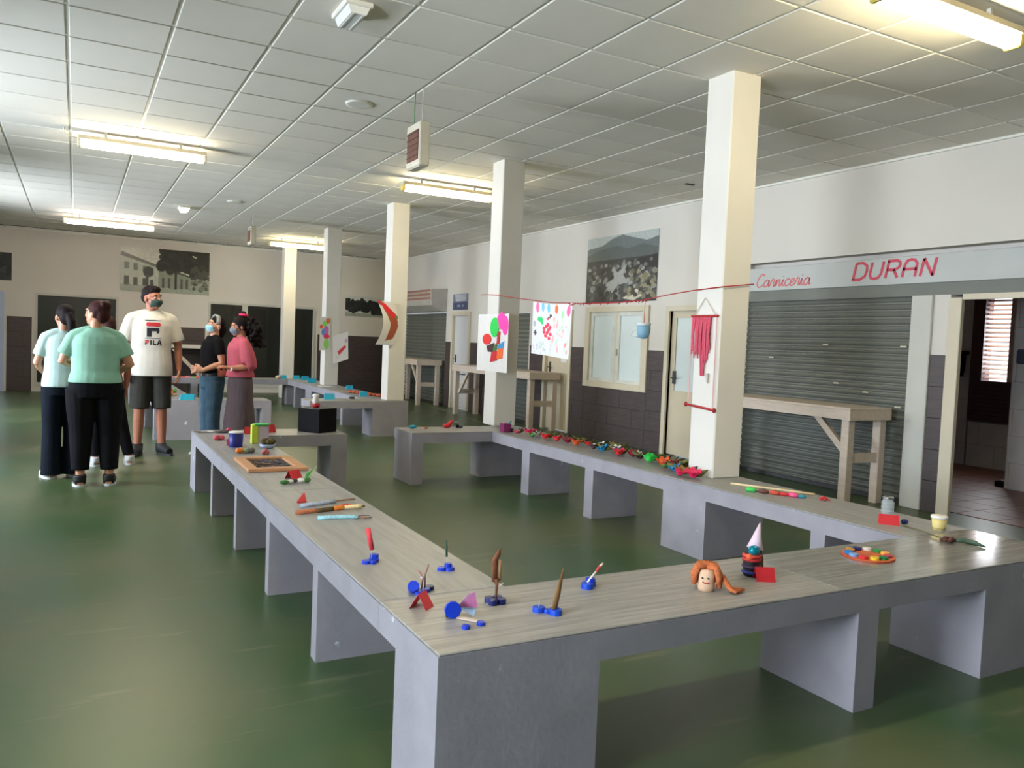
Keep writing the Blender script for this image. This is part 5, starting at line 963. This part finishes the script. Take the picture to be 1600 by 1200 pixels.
    if q['kind'] == 'skirt':
        g.loft([ering(S3((0, 0, z)), a*s, c*s, 24) for z, a, c in [(q['hem'], q['hw'], q['hd']), (.45, q['hw']*.98, q['hd']*.98), (.7, .19*hw, .15*dp), (.88, .185*hw, .145*dp), (.96, .172*hw, .135*dp), (lz, .150*hw, .122*dp)]])
    else:
        g.loft([ering(S3((0, 0, z)), a*hw*s, c*dp*s, 24, sq=.85) for z, a, c in [(.82, .168, .122), (.90, .182, .134), (.96, .178, .132), (lz, .155, .120)]])
        for Lg in (LR, LL):
            zk = q['hem']; full = [Lg[0]+Vector((0, 0, .0)), Lg[1], Lg[2]]; tmax = (Lg[0].z-zk*s)/(Lg[0].z-Lg[2].z); n = 7; r0_, r1_, r2_ = q['r']
            pts = [poly_at(full, tmax*k/n) for k in range(n+1)]; rad = [(r0_+(r1_-r0_)*min(1, 2*k/n) if k <= n/2 else r1_+(r2_-r1_)*(2*k/n-1))*s*(hw if k < 3 else hw**.5) for k in range(n+1)]
            g.tube(pts, rad, 16)
    low = remesh(g, q['name'], q['mat'], root, .008, 3)
    if 'belt' in sp:
        g = MB(); g.loft([ering(S3((0, 0, z)), (.160*hw+.012)*s, (.126*dp+.012)*s, 24, sq=.85) for z in (lz-.045, lz-.01)]); g.build('belt', sp['belt'], root)
        g = MB(); g.box(-.03*s, .03*s, (.126*dp+.008)*s, (.126*dp+.022)*s, (lz-.05)*s, (lz-.008)*s, bev=.003); g.build('buckle', mat('steel', (190, 190, 190), .25, 0, metal=1), root)
    # shoes
    if 'shoe' in sp:
        for ft in (fR, fL):
            f = Vector((math.sin(-ft[2]), math.cos(ft[2]), 0)); a = S3((ft[0], ft[1], 0)); g = MB(); T = Matrix.Translation(a) @ Matrix.Rotation(ft[2], 4, 'Z') @ Matrix.Scale(s, 4); g.T = T
            g.loft([[Vector((x*(1 if yq else 1), y, z)) for x, y, z in [( .053*math.cos(2*PI*i/18)*(1 if math.sin(2*PI*i/18) < 0 else 1.05), (-.072 if math.sin(2*PI*i/18) < 0 else .205)*abs(math.sin(2*PI*i/18))**.8*1.0+ .02, zz) for i in range(18)]] for zz, yq in ((.0, 1), (.022, 1))]); sole = g.build('sole', sp['sole'], None); sole.parent = root
            g = MB(); g.tube([T @ Vector((0, -.042, .05)), T @ Vector((0, .03, .058)), T @ Vector((0, .10, .045)), T @ Vector((0, .178, .036))], [.050*s, .054*s, .052*s, .040*s], 14); g.tube([T @ Vector((0, -.012, .05)), T @ Vector((0, -.016, sp.get('ankle', .11)))], [.052*s, .054*s], 14); g.box(a.x-.02, a.x+.02, a.y-.02, a.y+.02, .02, .04)
            up_ = remesh(g, 'shoe_upper', sp['shoe'], root, .008, 3)
            for k in range(4): g = MB(); g.tube([T @ Vector((-.022, .045+.022*k, .098-.008*k)), T @ Vector((0, .048+.022*k, .104-.0085*k)), T @ Vector((.022, .045+.022*k, .098-.008*k))], .0035*s, 5); lo_ = g.build('lace', sp.get('lace', M_paper), None); lo_.parent = up_
    hm = sp['hairmat']; g = MB()
    for c_, r in sp['hair']:
        if isinstance(r, list): g.tube([h(*p) for p in c_], [x*s for x in r], 10)
        else: hell(g, c_, r)
    remesh(g, 'hair', hm, root, .008, sp.get('hairsm', 2))
    return root, h, hell, s, top, body
def mask(root, h, s, m, strap):
    g = MB(); rings = []
    for z, wd, y in [(1.490, .040, .072), (1.505, .052, .098), (1.535, .064, .118), (1.558, .066, .122), (1.575, .050, .108)]:
        ring = []
        for k in range(11): a = -1.25+2.5*k/10; ring.append(h(wd*math.sin(a)*1.06, y-(1-math.cos(a))*.085, z))
        for k in range(10, -1, -1): a = -1.25+2.5*k/10; ring.append(h(wd*math.sin(a)*1.06, y-.007-(1-math.cos(a))*.085, z))
        rings.append(ring)
    g.loft(rings); mo = g.build('face_mask', m, root, True)
    for sx in (-1, 1):
        for z in (1.505, 1.567): e = MB(); e.tube([h(sx*.060, .055, z), h(sx*.074, .02, (z+1.57)/2), h(sx*.084, -.02, 1.578)], .0018*s, 5); e.build('ear_loop', strap, mo)
    return mo
M_mint = mat('mint_shirt', (146, 192, 170), .85, .07, 9, .6, bscale=9, spec=.12); M_ice = mat('ice_blue_shirt', (190, 214, 210), .85, .06, 9, .6, bscale=9, spec=.12); M_wtee = mat('white_tee', (214, 208, 198), .85, .05, 9, .7, bscale=9, spec=.12)
M_blk = mat('black_cloth', (17, 17, 20), .85, .12, 9, .6, bscale=10, spec=.12); M_navy = mat('navy_cloth', (18, 24, 34), .85, .12, 9, .6, bscale=10, spec=.12); M_grey = mat('charcoal_shorts', (58, 56, 52), .85, .1, 9, .5, bscale=10, spec=.12); M_jean = mat('blue_denim', (66, 88, 104), .85, .18, 14, .5, bscale=12, spec=.12); M_mauve = mat('mauve_grey_skirt', (98, 84, 88), .85, .12, 10, .6, stretch=(4, 4, .6), spec=.12); M_pink = mat('rose_knit', (190, 92, 106), .9, .12, 60, .15, stretch=(4, 4, 1), spec=.12); M_bktop = mat('black_top', (16, 14, 16), .85, .1, spec=.12)
M_hairb = mat('hair_black', (28, 20, 20), .6, .3, 60, .25, stretch=(8, 8, 1), spec=.12); M_hairr = mat('hair_auburn', (62, 32, 30), .6, .3, 60, .25, stretch=(8, 8, 1), spec=.12); M_whs = mat('white_sole', (206, 206, 204), .5); M_bks = mat('black_shoe', (20, 20, 24), .6)
CAPH = [((0, -.022, 1.622), (.082, .098, .088)), ((0, -.065, 1.575), (.070, .058, .075))]
relaxR = dict(armR=[(.235, -.02, 1.12), (.245, .05, .89)], handR=((.02, .12, -1), (-1, 0, 0), 1)); relaxL = dict(armL=[(-.235, -.02, 1.12), (-.245, .05, .89)], handL=((-.02, .12, -1), (1, 0, 0), -1))
# 1 mint shirt, seen from behind, arms folded in front, looking left
person('person in a mint green t-shirt and black trousers with hair pinned up', (.155, 7.86, 0), -.05, 1.615, dict(w=1.16, d=1.25, hip=1.22, shw=1.08, skin=(196, 140, 108), armR=[(.285, -.03, 1.12), (.19, .20, 1.05)], armL=[(-.27, .0, 1.14), (-.13, .21, 1.10)], handR=((-.8, .5, .1), (-.3, -.8, 0), 1), handL=((.8, .5, .1), (.3, -.8, 0), -1),
    footR=(.125, 0, -.1), footL=(-.115, 0, .15), head=(.95, .04, 0), top=dict(name='t_shirt', mat=M_mint, hem=.955, hemw=.172, hemd=.128, sleeve=.36, loose=.022, sr=(.062, .070)), low=dict(kind='trousers', name='trousers', mat=M_blk, waist=1.0, hem=.15, r=(.112, .092, .068)), shoe=M_bks, sole=M_whs, hairmat=M_hairr,
    hair=CAPH+[((0, -.085, 1.66), (.052, .046, .045)), ((.03, -.075, 1.685), (.034, .03, .028)), ((-.03, -.09, 1.675), (.03, .03, .028)), ((0, -.06, 1.535), (.052, .04, .04)), ((.05, -.02, 1.60), (.034, .05, .06)), ((-.05, -.02, 1.60), (.034, .05, .06))]))
# 2 ice blue shirt, ponytail
_, h_, hell_, s_, _, _ = person('person in a pale ice blue t-shirt with a long dark ponytail', (-.095, 8.36, 0), .12, 1.575, dict(w=.95, hip=.98, skin=(188, 134, 106), armR=[(.22, .0, 1.12), (.12, .20, 1.02)], armL=[(-.225, -.01, 1.13), (-.14, .19, 1.02)], handR=((-.7, .6, .1), (-.4, -.7, 0), 1), handL=((.7, .6, .1), (.4, -.7, 0), -1),
    footR=(.09, 0, -.1), footL=(-.10, -.02, .3), head=(.28, .0, 0), top=dict(name='t_shirt', mat=M_ice, hem=.90, hemw=.172, hemd=.13, sleeve=.36, loose=.026, sr=(.060, .068)), low=dict(kind='trousers', name='trousers', mat=M_navy, waist=.99, hem=.035, r=(.106, .082, .092)), shoe=M_whs, sole=M_whs, hairmat=M_hairb,
    hair=CAPH+[((0, -.09, 1.60), (.045, .04, .045)), ([(0, -.10, 1.61), (.01, -.135, 1.54), (.015, -.135, 1.45), (.012, -.125, 1.36), (.008, -.125, 1.28)], [.034, .040, .040, .030, .008])]))
# 3 behind them, mostly hidden
person('person in dark clothes and white shoes mostly hidden behind the mint t-shirt', (.27, 8.98, 0), .35, 1.50, dict(w=.95, skin=(176, 110, 92), **{**relaxR, **relaxL}, footR=(.25, -.06, -.3), footL=(-.10, .02, .3), head=(.1, -.05, 0), top=dict(name='top', mat=mat('maroon_top', (70, 34, 38), .85, .1), hem=.93, sleeve=.34), low=dict(kind='trousers', name='leggings', mat=M_blk, waist=1.0, hem=.12, r=(.106, .078, .060)), shoe=M_whs, sole=M_whs, hairmat=M_hairr, hair=CAPH+[((0, -.07, 1.53), (.055, .045, .05)), ((.05, -.02, 1.58), (.034, .05, .06)), ((-.05, -.02, 1.58), (.034, .05, .06))]))
# 4 man facing us, white printed t-shirt
fr_root, h_, hell_, s_, tee, _ = person('person in a white printed t-shirt charcoal shorts and dark green mask', (.735, 9.72, 0), PI+.04, 1.855, dict(w=1.03, shw=1.16, hip=.98, skin=(172, 110, 84), armR=[(.255, -.02, 1.11), (.258, .05, .86)], armL=[(-.255, -.02, 1.11), (-.258, .05, .86)], handR=((.0, .12, -1), (-1, 0, 0), 1), handL=((.0, .12, -1), (1, 0, 0), -1), footR=(.115, 0, -.25), footL=(-.115, 0, .3), head=(.62, -.02, 0), curlR=.6, curlL=.6,
    top=dict(name='t_shirt', mat=M_wtee, hem=.80, hemw=.172, hemd=.128, sleeve=.42, loose=.030, sr=(.062, .078)), low=dict(kind='shorts', name='shorts', mat=M_grey, waist=.99, hem=.47, r=(.112, .102, .094)), shoe=M_bks, sole=mat('dark_sole', (44, 44, 46), .6), lace=M_frame, hairmat=M_hairb, hair=[((0, -.025, 1.635), (.080, .096, .082)), ((0, -.06, 1.59), (.074, .058, .066)), ((0, .03, 1.672), (.062, .055, .040))]))
mask(fr_root, h_, s_, mat('green_mask', (44, 70, 60), .8, .15, 30), M_bks)
# print on the t-shirt: shapes laid on the cloth
bv = BVHTree.FromPolygons([v.co for v in tee.data.vertices], [tuple(p.vertices) for p in tee.data.polygons])
def printed(name, rects, m, zc=1.24):
    mb = MB()
    for poly in rects:       # quads in metres on the chest, x as seen from the front (to the right)
        n = 6
        def pt(a, b):
            p = [lerp((*poly[0], 0), (*poly[1], 0), a), lerp((*poly[3], 0), (*poly[2], 0), a)]; q = lerp(p[0], p[1], b); o = Vector((-q.x*s_, .6, (zc+q.y)*s_)); hit = bv.ray_cast(o, Vector((0, -1, 0)))
            return hit[0]+Vector((0, .0025, 0)) if hit[0] is not None else Vector((o.x, .15, o.z))
        g = [[pt(i/n, j/n) for i in range(n+1)] for j in range(n+1)]; v = [p for r in g for p in r]; k = len(v); v = v+[p-Vector((0, .002, 0)) for p in v]; f = []
        for j in range(n):
            for i in range(n): a = j*(n+1)+i; f.append((a, a+1, a+n+2, a+n+1))
        mb.add(v, f)
    o = mb.build(name, m, None, True); o.parent = tee; return o
def rc(x0, x1, y0, y1): return [(x0, y0), (x1, y0), (x1, y1), (x0, y1)]
NV, RD = mat('print_navy', (26, 26, 38), .7), mat('print_red', (196, 34, 48), .7)
printed('print_line', [rc(-.075, .075, .115, .122)], NV); printed('print_line', [rc(-.075, .075, -.062, -.055)], NV)
printed('print_red_bar', [rc(-.055, .055, .06, .10)], RD); printed('print_red_bar', [[(-.065, .068), (-.055, .06), (-.055, .10), (-.065, .092)]], RD); printed('print_red_bar', [[(.055, .06), (.067, .070), (.067, .090), (.055, .10)]], RD)
printed('print_stem', [rc(-.06, -.015, -.045, .045)], NV); printed('print_stem', [rc(-.015, .055, .012, .045)], NV); printed('print_stem', [[(.03, -.012), (.052, -.006), (.055, .012), (.03, .012)]], NV)
yq = -.105
printed('print_letter', [rc(-.075, -.062, yq-.02, yq)], NV); printed('print_letter', [rc(-.075, -.038, yq+.012, yq+.028)], RD); printed('print_letter', [rc(-.075, -.044, yq-.004, yq+.006)], RD)
printed('print_letter', [rc(-.028, -.014, yq-.02, yq+.028)], NV)
printed('print_letter', [rc(-.004, .009, yq-.02, yq+.028)], NV); printed('print_letter', [rc(.009, .030, yq-.02, yq-.008)], NV)
printed('print_letter', [[(.034, yq-.02), (.047, yq-.02), (.060, yq+.028), (.049, yq+.028)]], NV); printed('print_letter', [[(.068, yq-.02), (.081, yq-.02), (.066, yq+.028), (.055, yq+.028)]], NV); printed('print_letter', [rc(.045, .07, yq-.008, yq+.002)], NV)
# 5 black top and jeans, profile to the left
rt5, h_, hell_, s_, _, _ = person('person in a black top and blue jeans with a grey headband and blue mask', (1.36, 9.58, 0), PI/2+.25, 1.565, dict(w=.98, hip=1.05, skin=(206, 150, 118), armR=[(.20, -.10, 1.14), (.16, .10, 1.02)], armL=[(-.205, -.03, 1.13), (-.13, .17, 1.04)], handR=((-.3, .9, .1), (-.9, -.3, 0), 1), handL=((.3, .9, .1), (.9, -.3, 0), -1), footR=(.09, 0, -.1), footL=(-.09, 0, .1), head=(.05, .16, 0),
    top=dict(name='top', mat=M_bktop, hem=.97, hemw=.150, hemd=.118, sleeve=.30, loose=.018), low=dict(kind='trousers', name='jeans', mat=M_jean, waist=1.01, hem=.05, r=(.108, .082, .074)), shoe=M_bks, sole=M_whs, belt=mat('black_belt', (22, 20, 22), .5), hairmat=M_hairb,
    hair=CAPH+[((0, -.085, 1.55), (.062, .06, .075)), ((.0, -.08, 1.49), (.05, .045, .05))]))
g = MB(); rings = []
for dy in (-.026, .024):
    rings.append([h_((.088)*math.cos(a), dy+.012, 1.62+.100*math.sin(a)) for a in [PI*1.12*k/16-PI*.06 for k in range(17)]]+[h_((.078)*math.cos(a), dy+.012, 1.62+.090*math.sin(a)) for a in [PI*1.12*k/16-PI*.06 for k in range(16, -1, -1)]])
g.loft(rings); g.build('headband', mat('grey_headband', (158, 158, 152), .8, .1, 30), rt5, True)
mask(rt5, h_, s_, mat('surgical_blue', (150, 200, 214), .7, .05), M_paper)
e = MB(); hell_(e, (.082, -.002, 1.545), (.005, .005, .009)); e.build('earring', M_paper, rt5, True); e = MB(); hell_(e, (-.082, -.002, 1.545), (.005, .005, .009)); e.build('earring', M_paper, rt5, True)
# 6 rose top and long skirt, profile to the left, curly tied hair
rr = random.Random(3); curls = []
for k in range(70):
    a, b_ = rr.uniform(0, 2*PI), rr.random(); z = 1.66-.34*b_; rad = .055+.05*math.sin(min(1, b_*1.2)*PI); curls.append(((rad*math.cos(a)*1.0, -.135-.055*b_+rad*math.sin(a)*.8, z), (.030, .030, .028)))
rt6, h_, hell_, s_, _, _ = person('person in a rose top and mauve skirt with dark curly tied hair', (1.60, 9.20, 0), PI/2+.12, 1.565, dict(w=.98, hip=1.0, skin=(186, 124, 98), lean=.03, armR=[(.20, -.07, 1.12), (.14, .12, 1.00)], armL=[(-.215, -.05, 1.11), (-.15, .17, 1.09)], handR=((-.2, .95, .15), (-.9, -.2, .2), 1), handL=((.15, .95, .2), (.3, 0, -1), -1), footR=(.08, 0, 0), footL=(-.08, 0, 0), head=(-.05, -.18, 0),
    top=dict(name='knit_top', mat=M_pink, hem=.98, hemw=.158, hemd=.130, sleeve=.62, loose=.03, sr=(.062, .070), puff=.022), low=dict(kind='skirt', name='long_skirt', mat=M_mauve, waist=1.02, hem=.12, hw=.20, hd=.185), shoe=M_bks, sole=M_bks, hairmat=M_hairb, hairsm=1, hair=CAPH+[((0, -.08, 1.645), (.055, .05, .045)), ((.052, -.02, 1.60), (.032, .06, .065)), ((-.052, -.02, 1.60), (.032, .06, .065)), ((0, -.07, 1.72), (.036, .036, .042))]+curls))
mask(rt6, h_, s_, mat('slate_print_mask', (120, 130, 146), .8, .25, 50), M_bks)
g = MB()
for k in range(12): a = 2*PI*k/12; hell_(g, (.040*math.cos(a), -.070+.040*math.sin(a), 1.712+.012*math.sin(a)), (.019, .019, .016), 8, 6)
remesh(g, 'scrunchie', mat('neon_pink_scrunchie', (240, 40, 96), .7), rt6, .006, 1)
g = MB(); g.tube([Vector((-.157, .135, 1.075))*s_, Vector((-.150, .158, 1.083))*s_], .034*s_, 14); g.build('bracelet', M_paper, rt6, True)
